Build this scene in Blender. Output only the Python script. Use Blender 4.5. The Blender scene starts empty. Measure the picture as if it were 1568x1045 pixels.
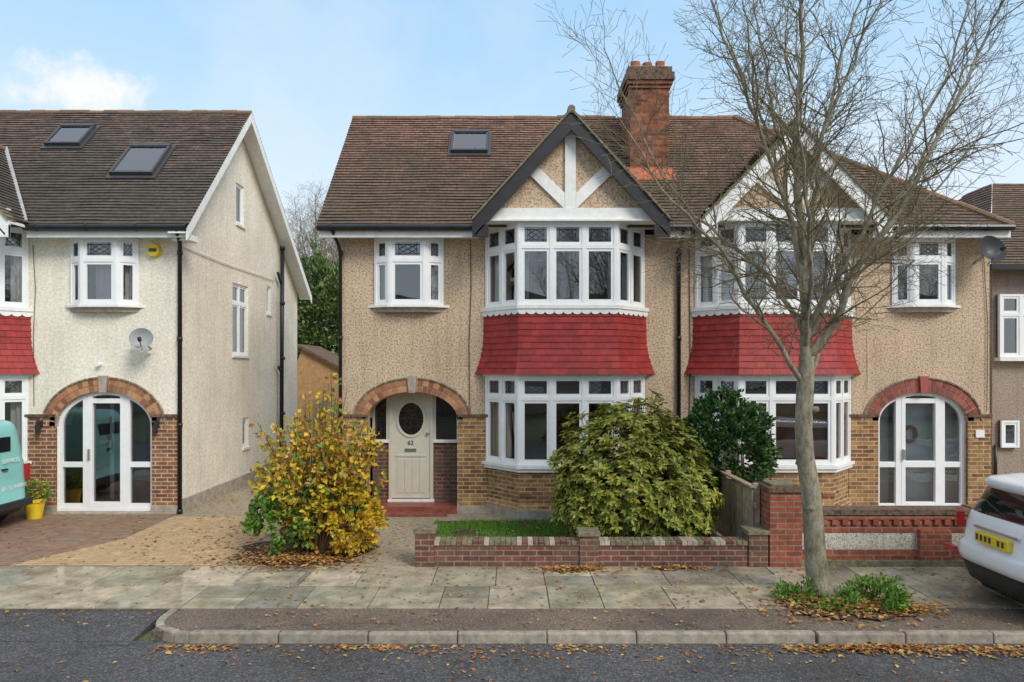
import bpy, math, random, mathutils
from mathutils import Vector, noise
random.seed(7)
R=random.random
def U(a,b): return a+(b-a)*random.random()
sc=bpy.context.scene
# ---------------------------------------------------------------- materials
def newmat(name):
    m=bpy.data.materials.new(name); m.use_nodes=True
    nt=m.node_tree; b=nt.nodes['Principled BSDF']
    return m,nt,b
def c4(c): return (c[0],c[1],c[2],1)
def ramp(nt,stops):
    r=nt.nodes.new('ShaderNodeValToRGB'); e=r.color_ramp.elements
    e[0].position=stops[0][0]; e[0].color=c4(stops[0][1])
    e[1].position=stops[-1][0]; e[1].color=c4(stops[-1][1])
    for p,c in stops[1:-1]:
        x=e.new(p); x.color=c4(c)
    return r
def mix(nt,fac,a,b,mode='MIX'):
    m=nt.nodes.new('ShaderNodeMix'); m.data_type='RGBA'; m.blend_type=mode
    for i,v in ((0,fac),(6,a),(7,b)):
        if isinstance(v,(int,float)): m.inputs[i].default_value=v
        elif isinstance(v,tuple): m.inputs[i].default_value=c4(v)
        else: nt.links.new(v,m.inputs[i])
    return m.outputs[2]
def bump(nt,b,h,strength=.5,dist=.01):
    n=nt.nodes.new('ShaderNodeBump'); n.inputs['Strength'].default_value=strength; n.inputs['Distance'].default_value=dist
    nt.links.new(h,n.inputs['Height']); nt.links.new(n.outputs[0],b.inputs['Normal'])
def objco(nt):
    g=nt.nodes.new('ShaderNodeNewGeometry'); return g.outputs['Position']
def noisen(nt,scale,detail=4,rough=.6,vec=None):
    n=nt.nodes.new('ShaderNodeTexNoise'); n.inputs['Scale'].default_value=scale; n.inputs['Detail'].default_value=detail; n.inputs['Roughness'].default_value=rough
    nt.links.new(vec or objco(nt),n.inputs['Vector']); return n.outputs['Fac']
def plain(name,col,rough=.5,var=.12,nscale=6,metal=0,bumpy=0,spec=.5):
    m,nt,b=newmat(name)
    f=noisen(nt,nscale,2)
    r=ramp(nt,[(.3,tuple(x*(1-var) for x in col)),(.7,tuple(min(1,x*(1+var)) for x in col))])
    nt.links.new(f,r.inputs[0]); nt.links.new(r.outputs[0],b.inputs['Base Color'])
    b.inputs['Roughness'].default_value=rough; b.inputs['Metallic'].default_value=metal
    b.inputs['Specular IOR Level'].default_value=spec
    if bumpy: bump(nt,b,noisen(nt,nscale*8),.5,bumpy)
    return m
def dash(name,light,dark,scale=30,b_=.014,streak=.8):
    m,nt,b=newmat(name)
    f=noisen(nt,scale,2,.8)
    mid=tuple((x+y)/2 for x,y in zip(light,dark))
    r=ramp(nt,[(.34,dark),(.43,mid),(.51,light),(.68,tuple(min(1,x*1.22) for x in light))])
    nt.links.new(f,r.inputs[0])
    st=noisen(nt,.9,5,.65); rs=ramp(nt,[(.3,(.84,.83,.81)),(.65,(1.04,1.03,1.02))]); nt.links.new(st,rs.inputs[0])
    mp=nt.nodes.new('ShaderNodeMapping'); mp.inputs['Scale'].default_value=(5,5,.35); nt.links.new(objco(nt),mp.inputs[0])
    s2=noisen(nt,1.6,3,.6,mp.outputs[0]); r2=ramp(nt,[(.32,(.84,.82,.79)),(.52,(1,1,1))]); nt.links.new(s2,r2.inputs[0])
    c=mix(nt,1.,r.outputs[0],rs.outputs[0],'MULTIPLY'); c=mix(nt,streak,c,r2.outputs[0],'MULTIPLY')
    nt.links.new(c,b.inputs['Base Color']); b.inputs['Roughness'].default_value=.95
    bump(nt,b,f,.8,b_); return m
def brick(name,c1,c2,mortar,w=.225,h=.075,ms=.009,offs=.5,var=.5,bd=.006,rough=.9,moss=None):
    m,nt,b=newmat(name)
    tc=nt.nodes.new('ShaderNodeTexCoord')
    t=nt.nodes.new('ShaderNodeTexBrick'); t.offset=offs
    for k,v in (('Scale',1),('Mortar Size',ms),('Mortar Smooth',.15),('Bias',0),('Brick Width',w),('Row Height',h),('Color1',c4(c1)),('Color2',c4(c2)),('Mortar',c4(mortar))): t.inputs[k].default_value=v
    nt.links.new(tc.outputs['UV'],t.inputs['Vector'])
    f=noisen(nt,7,4,.7); r=ramp(nt,[(.25,(1-var,)*3),(.75,(1+var*.5,)*3)]); nt.links.new(f,r.inputs[0])
    c=mix(nt,1.,t.outputs['Color'],r.outputs[0],'MULTIPLY')
    f2=noisen(nt,60,2,.7); r2=ramp(nt,[(.3,(.8,)*3),(.7,(1.12,)*3)]); nt.links.new(f2,r2.inputs[0])
    c=mix(nt,1.,c,r2.outputs[0],'MULTIPLY')
    if moss:
        f3=noisen(nt,1.4,5,.7); r3=ramp(nt,[(.5,(0,0,0)),(.66,(.75,)*3)]); nt.links.new(f3,r3.inputs[0]); c=mix(nt,r3.outputs[0],c,moss)
    nt.links.new(c,b.inputs['Base Color']); b.inputs['Roughness'].default_value=rough
    inv=nt.nodes.new('ShaderNodeMath'); inv.operation='SUBTRACT'; inv.inputs[0].default_value=1; nt.links.new(t.outputs['Fac'],inv.inputs[1])
    bump(nt,b,inv.outputs[0],.8,bd); return m
def island(name,stops,rough=.8,transl=0,nvar=.2,nscale=30,bd=.003,spec=.4,rlo=None,moss=None):
    m,nt,b=newmat(name)
    g=nt.nodes.new('ShaderNodeNewGeometry'); r=ramp(nt,stops); nt.links.new(g.outputs['Random Per Island'],r.inputs[0])
    c=r.outputs[0]
    if nvar>.1:
        f=noisen(nt,nscale,4,.7); r2=ramp(nt,[(.3,(1-nvar,)*3),(.7,(1+nvar,)*3)]); nt.links.new(f,r2.inputs[0])
        c=mix(nt,1.,c,r2.outputs[0],'MULTIPLY')
    if moss:
        f4=noisen(nt,1.9,6,.75); r4=ramp(nt,[(.50,(0,0,0)),(.66,(.7,)*3)]); nt.links.new(f4,r4.inputs[0]); c=mix(nt,r4.outputs[0],c,moss)
    nt.links.new(c,b.inputs['Base Color']); b.inputs['Roughness'].default_value=rough; b.inputs['Specular IOR Level'].default_value=spec
    if rlo is not None:
        f3=noisen(nt,1.1,4,.6); mr=nt.nodes.new('ShaderNodeMapRange'); mr.inputs[1].default_value=.44; mr.inputs[2].default_value=.56; mr.inputs[3].default_value=rlo; mr.inputs[4].default_value=rough
        nt.links.new(f3,mr.inputs[0]); nt.links.new(mr.outputs[0],b.inputs['Roughness'])
    if transl:
        t=nt.nodes.new('ShaderNodeBsdfTranslucent'); nt.links.new(c,t.inputs[0])
        ms=nt.nodes.new('ShaderNodeMixShader'); ms.inputs[0].default_value=transl
        out=nt.nodes['Material Output']; nt.links.new(b.outputs[0],ms.inputs[1]); nt.links.new(t.outputs[0],ms.inputs[2]); nt.links.new(ms.outputs[0],out.inputs[0])
    elif bd and nvar>.1: bump(nt,b,f,.6,bd)
    return m
def rooftile(name,c1,c2,low,mossamt=.6,thr=.60):
    m,nt,b=newmat(name)
    tc=nt.nodes.new('ShaderNodeTexCoord')
    t=nt.nodes.new('ShaderNodeTexBrick'); t.offset=.5
    for k,v in (('Scale',1),('Mortar Size',.004),('Mortar Smooth',.1),('Bias',0),('Brick Width',.165),('Row Height',.1),('Color1',c4(c1)),('Color2',c4(c2)),('Mortar',c4(tuple(x*.3 for x in c1)))): t.inputs[k].default_value=v
    nt.links.new(tc.outputs['UV'],t.inputs['Vector'])
    pos=objco(nt); sp=nt.nodes.new('ShaderNodeSeparateXYZ'); nt.links.new(pos,sp.inputs[0])
    f=noisen(nt,.9,6,.75)
    a=nt.nodes.new('ShaderNodeMapRange'); a.inputs[1].default_value=5.3; a.inputs[2].default_value=8.4; a.inputs[3].default_value=.28; a.inputs[4].default_value=-.16; nt.links.new(sp.outputs[2],a.inputs[0])
    s=nt.nodes.new('ShaderNodeMath'); s.operation='ADD'; nt.links.new(f,s.inputs[0]); nt.links.new(a.outputs[0],s.inputs[1])
    r=ramp(nt,[(.42,(0,0,0)),(.62,(1,1,1))]); nt.links.new(s.outputs[0],r.inputs[0])
    lowc=mix(nt,.72,t.outputs['Color'],low)
    c=mix(nt,r.outputs[0],t.outputs['Color'],lowc)
    f2=noisen(nt,11,4,.75); r2=ramp(nt,[(.3,(.55,.55,.55)),(.7,(1.4,1.38,1.34))]); nt.links.new(f2,r2.inputs[0])
    c=mix(nt,1.,c,r2.outputs[0],'MULTIPLY')
    f3=noisen(nt,7,5,.8); r3=ramp(nt,[(thr,(0,0,0)),(thr+.07,(1,1,1))]); nt.links.new(f3,r3.inputs[0])
    mm=nt.nodes.new('ShaderNodeMath'); mm.operation='MULTIPLY'; mm.inputs[1].default_value=mossamt; nt.links.new(r3.outputs[0],mm.inputs[0])
    c=mix(nt,mm.outputs[0],c,(.14,.13,.065))
    nt.links.new(c,b.inputs['Base Color']); b.inputs['Roughness'].default_value=.85
    inv=nt.nodes.new('ShaderNodeMath'); inv.operation='SUBTRACT'; inv.inputs[0].default_value=1; nt.links.new(t.outputs['Fac'],inv.inputs[1])
    bump(nt,b,inv.outputs[0],.6,.006); return m
def asphalt(name,base,speck,patch,rough=.85):
    m,nt,b=newmat(name)
    f=noisen(nt,45,3,.85); r=ramp(nt,[(.38,tuple(x*.5 for x in base)),(.52,base),(.66,speck)]); nt.links.new(f,r.inputs[0])
    g=noisen(nt,.7,6,.65); r2=ramp(nt,[(.35,(.66,.66,.67)),(.62,patch)]); nt.links.new(g,r2.inputs[0])
    c=mix(nt,1.,r.outputs[0],r2.outputs[0],'MULTIPLY')
    v=nt.nodes.new('ShaderNodeTexVoronoi'); v.feature='DISTANCE_TO_EDGE'; v.inputs['Scale'].default_value=.3
    wn=nt.nodes.new('ShaderNodeTexNoise'); wn.inputs['Scale'].default_value=1.2; wn.inputs['Detail'].default_value=5; nt.links.new(objco(nt),wn.inputs['Vector'])
    av=nt.nodes.new('ShaderNodeVectorMath'); av.operation='MULTIPLY_ADD'; av.inputs[1].default_value=(1.3,1.3,0); nt.links.new(wn.outputs['Color'],av.inputs[0]); nt.links.new(objco(nt),av.inputs[2])
    nt.links.new(av.outputs[0],v.inputs['Vector'])
    rc=ramp(nt,[(.002,(.5,.5,.5)),(.007,(1,1,1))]); nt.links.new(v.outputs['Distance'],rc.inputs[0])
    c=mix(nt,.7,c,rc.outputs[0],'MULTIPLY')
    nt.links.new(c,b.inputs['Base Color'])
    mr=nt.nodes.new('ShaderNodeMapRange'); mr.inputs[1].default_value=.4; mr.inputs[2].default_value=.6; mr.inputs[3].default_value=.5; mr.inputs[4].default_value=rough; nt.links.new(g,mr.inputs[0]); nt.links.new(mr.outputs[0],b.inputs['Roughness'])
    bump(nt,b,f,.7,.008)
    return m
def glassmat(name,tint=(.88,.9,.9),refl=.12):
    m=bpy.data.materials.new(name); m.use_nodes=True; nt=m.node_tree; nt.nodes.clear()
    o=nt.nodes.new('ShaderNodeOutputMaterial'); t=nt.nodes.new('ShaderNodeBsdfTransparent'); t.inputs[0].default_value=c4(tint)
    g=nt.nodes.new('ShaderNodeBsdfGlossy'); g.inputs['Roughness'].default_value=.015; g.inputs['Color'].default_value=(.9,.95,1,1)
    fr=nt.nodes.new('ShaderNodeLayerWeight'); fr.inputs[0].default_value=.35
    a=nt.nodes.new('ShaderNodeMath'); a.operation='ADD'; a.inputs[1].default_value=refl; a.use_clamp=True; nt.links.new(fr.outputs['Fresnel'],a.inputs[0])
    n=noisen(nt,1.1,1,.4); bm=nt.nodes.new('ShaderNodeBump'); bm.inputs['Strength'].default_value=.3; bm.inputs['Distance'].default_value=.03; nt.links.new(n,bm.inputs['Height']); nt.links.new(bm.outputs[0],g.inputs['Normal'])
    ms=nt.nodes.new('ShaderNodeMixShader'); nt.links.new(a.outputs[0],ms.inputs[0]); nt.links.new(t.outputs[0],ms.inputs[1]); nt.links.new(g.outputs[0],ms.inputs[2]); nt.links.new(ms.outputs[0],o.inputs[0])
    return m

M={}
M['dash']=dash('pebbledash_tan',(.62,.475,.335),(.27,.18,.11))
M['cream']=dash('render_cream',(.86,.80,.68),(.74,.68,.57),scale=20,b_=.006,streak=.45)
M['greydash']=dash('pebbledash_grey',(.36,.29,.24),(.2,.16,.13))
M['panel']=dash('pebble_panel',(.62,.58,.5),(.25,.22,.18),scale=45)
M['brickY']=brick('brick_yellow_brown',(.48,.26,.09),(.22,.08,.035),(.50,.40,.25),ms=.011)
M['brickB']=brick('brick_brown',(.20,.07,.045),(.38,.16,.07),(.54,.42,.29),ms=.012)
M['brickR']=brick('brick_red',(.40,.10,.05),(.25,.07,.04),(.30,.22,.16),ms=.009)
M['brickD']=brick('brick_dark_red',(.24,.085,.055),(.13,.05,.04),(.28,.23,.17),ms=.010,moss=(.12,.11,.07))
M['brickC']=brick('brick_chimney',(.40,.12,.05),(.14,.045,.03),(.22,.14,.09),ms=.009,var=.75)
M['vous']=island('arch_bricks',[(0,(.22,.08,.045)),(.5,(.38,.17,.08)),(1,(.52,.28,.13))],.85)
M['vousR']=island('arch_bricks_red',[(0,(.20,.05,.04)),(1,(.36,.1,.07))],.7)
M['tileA']=rooftile('roof_tiles_brown',(.27,.145,.105),(.15,.09,.07),(.085,.072,.048))
M['tileB']=rooftile('roof_tiles_dark',(.17,.12,.095),(.09,.067,.056),(.068,.063,.050),.45,.63)
M['ridge']=island('ridge_tiles',[(0,(.30,.16,.09)),(1,(.16,.12,.08))],.85)
M['hang']=island('hanging_tiles_red',[(0,(.38,.035,.03)),(.5,(.32,.028,.025)),(1,(.26,.024,.02))],.6,nvar=.22,nscale=6)
M['white']=plain('white_upvc',(.85,.86,.86),.3,.03)
M['wpaint']=plain('white_paint',(.82,.82,.79),.5,.08,9)
M['black']=plain('black_paint',(.018,.017,.018),.45,.3)
M['pipe']=plain('black_pipe',(.015,.015,.016),.35,.3)
M['lead']=plain('lead_grey',(.45,.46,.47),.6,.15)
M['leadbar']=plain('lead_bar',(.06,.06,.065),.5,.1)
M['glass']=glassmat('window_glass')
M['skyl']=glassmat('rooflight_glass',(.97,.98,.98),.18)
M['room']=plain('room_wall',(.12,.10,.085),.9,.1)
M['blind_w']=plain('blind_white',(.68,.66,.62),.8,.05)
M['blind_b']=plain('blind_brown',(.42,.21,.11),.7,.1)
M['curtain']=plain('curtain_cream',(.74,.68,.54),.9,.08)
M['doorC']=plain('door_cream',(.64,.60,.49),.4,.04)
M['doorB']=plain('door_blue_grey',(.05,.075,.10),.35,.08)
M['doorG']=plain('door_pale',(.74,.79,.79),.4,.04)
M['steel']=plain('brushed_steel',(.6,.58,.52),.3,.05,metal=.9)
M['red']=plain('red_tile_step',(.26,.075,.05),.5,.35,12)
M['stone']=plain('stone_sill',(.42,.36,.28),.85,.25,10,bumpy=.004)
M['moss']=plain('mossy_coping',(.19,.165,.10),.95,.4,14,bumpy=.008)
M['conc']=plain('concrete_plinth',(.38,.33,.27),.9,.25,8,bumpy=.006)
M['pot']=plain('chimney_pot_clay',(.42,.13,.06),.8,.25,10)
M['cap']=dash('chimney_cap_brick',(.16,.10,.07),(.05,.045,.03),scale=14)
M['grey']=plain('dish_grey',(.33,.34,.35),.5,.1)
M['dishd']=plain('dish_dark',(.045,.045,.05),.5,.1)
M['yellow']=plain('yellow_plastic',(.85,.58,.03),.4,.05)
M['asph']=asphalt('road_asphalt',(.078,.077,.079),(.21,.205,.20),(1.1,1.1,1.1))
M['asphB']=asphalt('footway_asphalt',(.17,.135,.105),(.30,.25,.20),(1.1,1.03,.95))
M['kerb']=island('kerb_stone',[(0,(.24,.21,.165)),(1,(.34,.30,.24))],.85,nvar=.4,nscale=9)
M['slab']=island('york_stone_slabs',[(0,(.31,.29,.20)),(.2,(.43,.36,.25)),(.4,(.30,.28,.20)),(.6,(.50,.42,.30)),(.8,(.21,.20,.16)),(1,(.40,.34,.24))],.7,nvar=.45,nscale=2.6,bd=.003,rlo=.07,moss=(.17,.155,.08))
M['paverR']=brick('drive_pavers_red',(.36,.22,.14),(.27,.165,.11),(.21,.15,.10),w=.2,h=.1,ms=.005,var=.45,moss=(.24,.18,.11))
M['paverT']=brick('drive_pavers_tan',(.60,.41,.22),(.50,.34,.18),(.38,.27,.15),w=.2,h=.1,ms=.005,var=.4,moss=(.38,.29,.16))
M['pathc']=dash('path_concrete',(.36,.30,.21),(.22,.18,.12),scale=14,b_=.004)
M['soil']=dash('garden_soil',(.09,.06,.04),(.03,.02,.014),scale=20,b_=.03)
M['ground']=dash('ground_earth',(.10,.12,.05),(.05,.06,.03),scale=3)
M['grass']=island('grass_blades',[(0,(.08,.22,.02)),(.5,(.13,.32,.035)),(1,(.22,.36,.06))],.6,.3,.1)
M['leafG']=island('bush_leaves_green',[(0,(.09,.13,.015)),(.25,(.19,.24,.03)),(.6,(.34,.37,.05)),(.88,(.52,.49,.10)),(1,(.52,.38,.1))],.38,.25,.1)
M['leafD']=island('dark_shrub_leaves',[(0,(.02,.06,.018)),(.6,(.05,.12,.03)),(1,(.11,.20,.05))],.4,.15,.1)
M['leafY']=island('autumn_bush_leaves',[(0,(.18,.24,.02)),(.18,(.42,.38,.03)),(.4,(.72,.52,.03)),(.72,(.80,.56,.05)),(.88,(.6,.30,.05)),(1,(.34,.14,.04))],.5,.3,.1)
M['leafO']=island('hydrangea_brown',[(0,(.36,.17,.07)),(.5,(.52,.27,.10)),(1,(.27,.13,.06))],.7,.2,.1)
M['leafW']=island('weed_leaves',[(0,(.07,.17,.02)),(1,(.22,.36,.06))],.5,.2,.1)
M['leafT']=island('background_leaves',[(0,(.04,.09,.025)),(.5,(.10,.17,.04)),(1,(.25,.31,.10))],.6,.25,.1)
M['fallen']=island('fallen_leaf_colours',[(0,(.20,.075,.03)),(.3,(.36,.15,.04)),(.55,(.48,.24,.06)),(.75,(.60,.41,.12)),(.9,(.24,.13,.06)),(1,(.10,.055,.03))],.6,.1,.1)
def barkmat():
    m,nt,b=newmat('tree_bark')
    mp=nt.nodes.new('ShaderNodeMapping'); mp.inputs['Scale'].default_value=(1,1,.45); nt.links.new(objco(nt),mp.inputs[0])
    f=noisen(nt,14,6,.75,mp.outputs[0]); r=ramp(nt,[(.3,(.10,.085,.06)),(.45,(.22,.195,.14)),(.58,(.34,.31,.23)),(.72,(.25,.26,.13))]); nt.links.new(f,r.inputs[0])
    g=noisen(nt,2.2,4,.6); r2=ramp(nt,[(.35,(.72,.72,.66)),(.6,(1.1,1.08,1.05))]); nt.links.new(g,r2.inputs[0])
    c=mix(nt,1.,r.outputs[0],r2.outputs[0],'MULTIPLY')
    nt.links.new(c,b.inputs['Base Color']); b.inputs['Roughness'].default_value=.92
    bump(nt,b,f,1.,.02); return m
M['bark']=barkmat()
M['twig']=plain('twig_bark',(.19,.155,.085),.85,.4,5)
M['stem']=plain('shrub_stems',(.12,.075,.04),.85,.3,6)
M['wood']=island('fence_boards',[(0,(.28,.215,.15)),(1,(.42,.33,.23))],.9,nvar=.35,nscale=10)
M['shed']=plain('shed_boards',(.46,.27,.12),.8,.2)
M['carW']=plain('car_paint_white',(.82,.83,.84),.15,.01)
M['van']=plain('van_paint_turquoise',(.26,.60,.57),.2,.03)
M['carglass']=plain('car_glass',(.012,.014,.017),.04,.1,spec=.8)
M['rubber']=plain('tyre_rubber',(.02,.02,.02),.75,.2)
M['trim']=plain('black_trim',(.025,.025,.027),.5,.2)
M['lamp_r']=plain('tail_lamp_red',(.45,.02,.015),.15,.1)
M['plate']=plain('plate_yellow',(.82,.60,.02),.35,.02)
M['alloy']=plain('alloy',(.5,.5,.52),.3,.1,metal=.8)

# ---------------------------------------------------------------- mesh helper
def empty(name):
    e=bpy.data.objects.new(name,None); sc.collection.objects.link(e); e.empty_display_size=.3; return e
class Part:
    def __init__(s,name,parent=None):
        s.name=name; s.parent=parent; s.v=[]; s.f=[]; s.m=[]; s.uv=[]; s.mats=[]
    def mi(s,mat):
        if mat not in s.mats: s.mats.append(mat)
        return s.mats.index(mat)
    def add(s,vs,fs,mat,uvs=None):
        o=len(s.v); s.v.extend([tuple(p) for p in vs]); k=s.mi(mat)
        for i,f in enumerate(fs):
            s.f.append(tuple(o+j for j in f)); s.m.append(k); s.uv.append(uvs[i] if uvs else None)
    def quad(s,pts,mat,uv=None): s.add(pts,[tuple(range(len(pts)))],mat,[uv] if uv else None)
    def hexa(s,b,t,mat):
        n=len(b); s.add(list(b)+list(t),[tuple(range(n-1,-1,-1)),tuple(range(n,2*n))]+[(i,(i+1)%n,n+(i+1)%n,n+i) for i in range(n)],mat)
    def box(s,x0,x1,y0,y1,z0,z1,mat):
        s.hexa([(x0,y0,z0),(x1,y0,z0),(x1,y1,z0),(x0,y1,z0)],[(x0,y0,z1),(x1,y0,z1),(x1,y1,z1),(x0,y1,z1)],mat)
    def obox(s,A,B,s0,s1,d0,d1,z0,z1,mat):
        dx,dy=B[0]-A[0],B[1]-A[1]; L=math.hypot(dx,dy); ux,uy=dx/L,dy/L; nx,ny=uy,-ux
        q=lambda a,d:(A[0]+ux*a+nx*d,A[1]+uy*a+ny*d)
        c=[q(s0,d1),q(s1,d1),q(s1,d0),q(s0,d0)]
        s.hexa([(x,y,z0) for x,y in c],[(x,y,z1) for x,y in c],mat)
    def prism_xz(s,pts,y0,y1,mat):
        s.hexa([(x,y1,z) for x,z in pts],[(x,y0,z) for x,z in pts],mat)
    def tube(s,pts,rad,mat,sides=6,cap=True):
        pts=[Vector(p) for p in pts]; n=len(pts)
        if isinstance(rad,(int,float)): rad=[rad]*n
        vs=[];fs=[]; prev=None
        for i,p in enumerate(pts):
            t=(pts[min(i+1,n-1)]-pts[max(i-1,0)]).normalized()
            if prev is None:
                a=Vector((0,0,1)) if abs(t.z)<.9 else Vector((1,0,0)); u=t.cross(a).normalized()
            else:
                u=(prev-t*prev.dot(t)); u=u.normalized() if u.length>1e-6 else t.orthogonal().normalized()
            prev=u; w=t.cross(u)
            for k in range(sides):
                an=2*math.pi*k/sides; vs.append(p+(u*math.cos(an)+w*math.sin(an))*rad[i])
        for i in range(n-1):
            for k in range(sides):
                k2=(k+1)%sides; fs.append((i*sides+k,i*sides+k2,(i+1)*sides+k2,(i+1)*sides+k))
        if cap: fs.append(tuple(range(sides-1,-1,-1))); fs.append(tuple((n-1)*sides+k for k in range(sides)))
        s.add(vs,fs,mat)
    def finish(s,smooth=False,bevel=0):
        me=bpy.data.meshes.new(s.name); me.from_pydata(s.v,[],s.f)
        for m in s.mats: me.materials.append(M[m])
        me.polygons.foreach_set('material_index',s.m)
        me.update()
        ul=me.uv_layers.new(name='UVMap'); Z=Vector((0,0,1)); data=[0.0]*(2*len(me.loops))
        if any(x.startswith(('brick','tile','paver')) for x in s.mats):
          for p in me.polygons:
            cu=s.uv[p.index]
            if cu:
                for k,li in enumerate(p.loop_indices): data[2*li],data[2*li+1]=cu[k]
                continue
            n=p.normal
            if abs(n.z)>.93: t=Vector((1,0,0)); b=Vector((0,1,0))
            else: t=Z.cross(n).normalized(); b=n.cross(t)
            for li in p.loop_indices:
                co=me.vertices[me.loops[li].vertex_index].co
                data[2*li]=co.dot(t); data[2*li+1]=co.dot(b)
          ul.data.foreach_set('uv',data)
        if smooth: me.polygons.foreach_set('use_smooth',[True]*len(me.polygons))
        ob=bpy.data.objects.new(s.name,me); sc.collection.objects.link(ob)
        if s.parent: ob.parent=s.parent
        if bevel:
            b=ob.modifiers.new('bevel','BEVEL'); b.width=bevel; b.segments=2; b.limit_method='ANGLE'
        return ob

# ---------------------------------------------------------------- house parts
K=1.06  # main roof slope
def wall_holes(P,x0,x1,z0,z1,y0,y1,holes,mat):
    xs=sorted({x0,x1}|{h[0] for h in holes}|{h[1] for h in holes}); zs=sorted({z0,z1}|{h[2] for h in holes}|{h[3] for h in holes})
    for i in range(len(xs)-1):
        for j in range(len(zs)-1):
            cx,cz=(xs[i]+xs[i+1])/2,(zs[j]+zs[j+1])/2
            if cx<x0 or cx>x1 or cz<z0 or cz>z1: continue
            if any(h[0]<cx<h[1] and h[2]<cz<h[3] for h in holes): continue
            P.box(xs[i],xs[i+1],y0,y1,zs[j],zs[j+1],mat)
def lead_pattern(P,A,B,s0,s1,z0,z1,diag=True):
    dx,dy=B[0]-A[0],B[1]-A[1]; L=math.hypot(dx,dy); ux,uy=dx/L,dy/L; nx,ny=uy,-ux
    q=lambda a,z:(A[0]+ux*a+nx*.008,A[1]+uy*a+ny*.008,z)
    sm,zm=(s0+s1)/2,(z0+z1)/2; r=.005
    w,h=s1-s0,z1-z0
    lines=[((s0+w*.14,z0),(s0+w*.14,z1)),((s1-w*.14,z0),(s1-w*.14,z1)),((s0,z0+h*.14),(s1,z0+h*.14)),((s0,z1-h*.14),(s1,z1-h*.14))]
    if diag: lines+=[((s0+w*.14,z0+h*.14),(s1-w*.14,z1-h*.14)),((s0+w*.14,z1-h*.14),(s1-w*.14,z0+h*.14)),((sm,z0+h*.14),(s1-w*.14,zm)),((s1-w*.14,zm),(sm,z1-h*.14)),((sm,z1-h*.14),(s0+w*.14,zm)),((s0+w*.14,zm),(sm,z0+h*.14))]
    for a,b in lines: P.tube([q(*a),q(*b)],r,'leadbar',4,False)
def facet(P,A,B,z0,z1,n,zt=None,lead=True,sash=.048,mull=.07,fr=.05,glass='glass'):
    L=math.hypot(B[0]-A[0],B[1]-A[1])
    P.obox(A,B,0,fr,-.053,.033,z0,z1,'white'); P.obox(A,B,L-fr,L,-.053,.033,z0,z1,'white')
    P.obox(A,B,fr,L-fr,-.05,.03,z0,z0+fr,'white'); P.obox(A,B,fr,L-fr,-.05,.03,z1-fr,z1,'white')
    edges=[fr]
    for i in range(1,n):
        c=L*i/n; P.obox(A,B,c-mull/2,c+mull/2,-.053,.033,z0+fr,z1-fr,'white'); edges+= [c-mull/2,c+mull/2]
    edges.append(L-fr)
    rows=[(z0+fr,z1-fr)]
    if zt: 
        rows=[(z0+fr,zt-.035),(zt+.035,z1-fr)]
    for i in range(n):
        a,b=edges[2*i],edges[2*i+1]
        if zt: P.obox(A,B,a,b,-.05,.03,zt-.035,zt+.035,'white')
        for k,(c,d) in enumerate(rows):
            P.obox(A,B,a,a+sash,-.03,.018,c,d,'white'); P.obox(A,B,b-sash,b,-.03,.018,c,d,'white')
            P.obox(A,B,a+sash,b-sash,-.03,.016,c,c+sash,'white'); P.obox(A,B,a+sash,b-sash,-.03,.016,d-sash,d,'white')
            # each pane sits very slightly out of true, as glazing does
            t1,t2=U(-.004,.004),U(-.004,.004)
            dx,dy=(B[0]-A[0])/L,(B[1]-A[1])/L; nx,ny=dy,-dx
            q=lambda s_,z,o:(A[0]+dx*s_+nx*o,A[1]+dy*s_+ny*o,z)
            P.quad([q(a+sash-.01,c+sash-.01,-.008+t1),q(b-sash+.01,c+sash-.01,-.008-t1),q(b-sash+.01,d-sash+.01,-.008-t1+t2),q(a+sash-.01,d-sash+.01,-.008+t1+t2)],glass)
            if k==1 and lead: lead_pattern(P,A,B,a+sash,b-sash,c+sash,d-sash)
def baypts(x0,x1,proj,cant,o=0):
    L=math.hypot(cant,proj); nx,ny=-proj/L,-cant/L
    px,py=x0+nx*o,ny*o
    def at(y): t=(py-y)/proj; return px+cant*t
    xa=at(0); xb=at(-(proj+o)); m=x0+x1
    return [(xa,0),(xb,-(proj+o)),(m-xb,-(proj+o)),(m-xa,0)]
def baysolid(P,x0,x1,proj,cant,o,z0,z1,mat,o2=None):
    a=baypts(x0,x1,proj,cant,o); b=baypts(x0,x1,proj,cant,o if o2 is None else o2)
    P.hexa([(x,y,z0) for x,y in a],[(x,y,z1) for x,y in b],mat)
PR=.65; CT=.6
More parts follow.
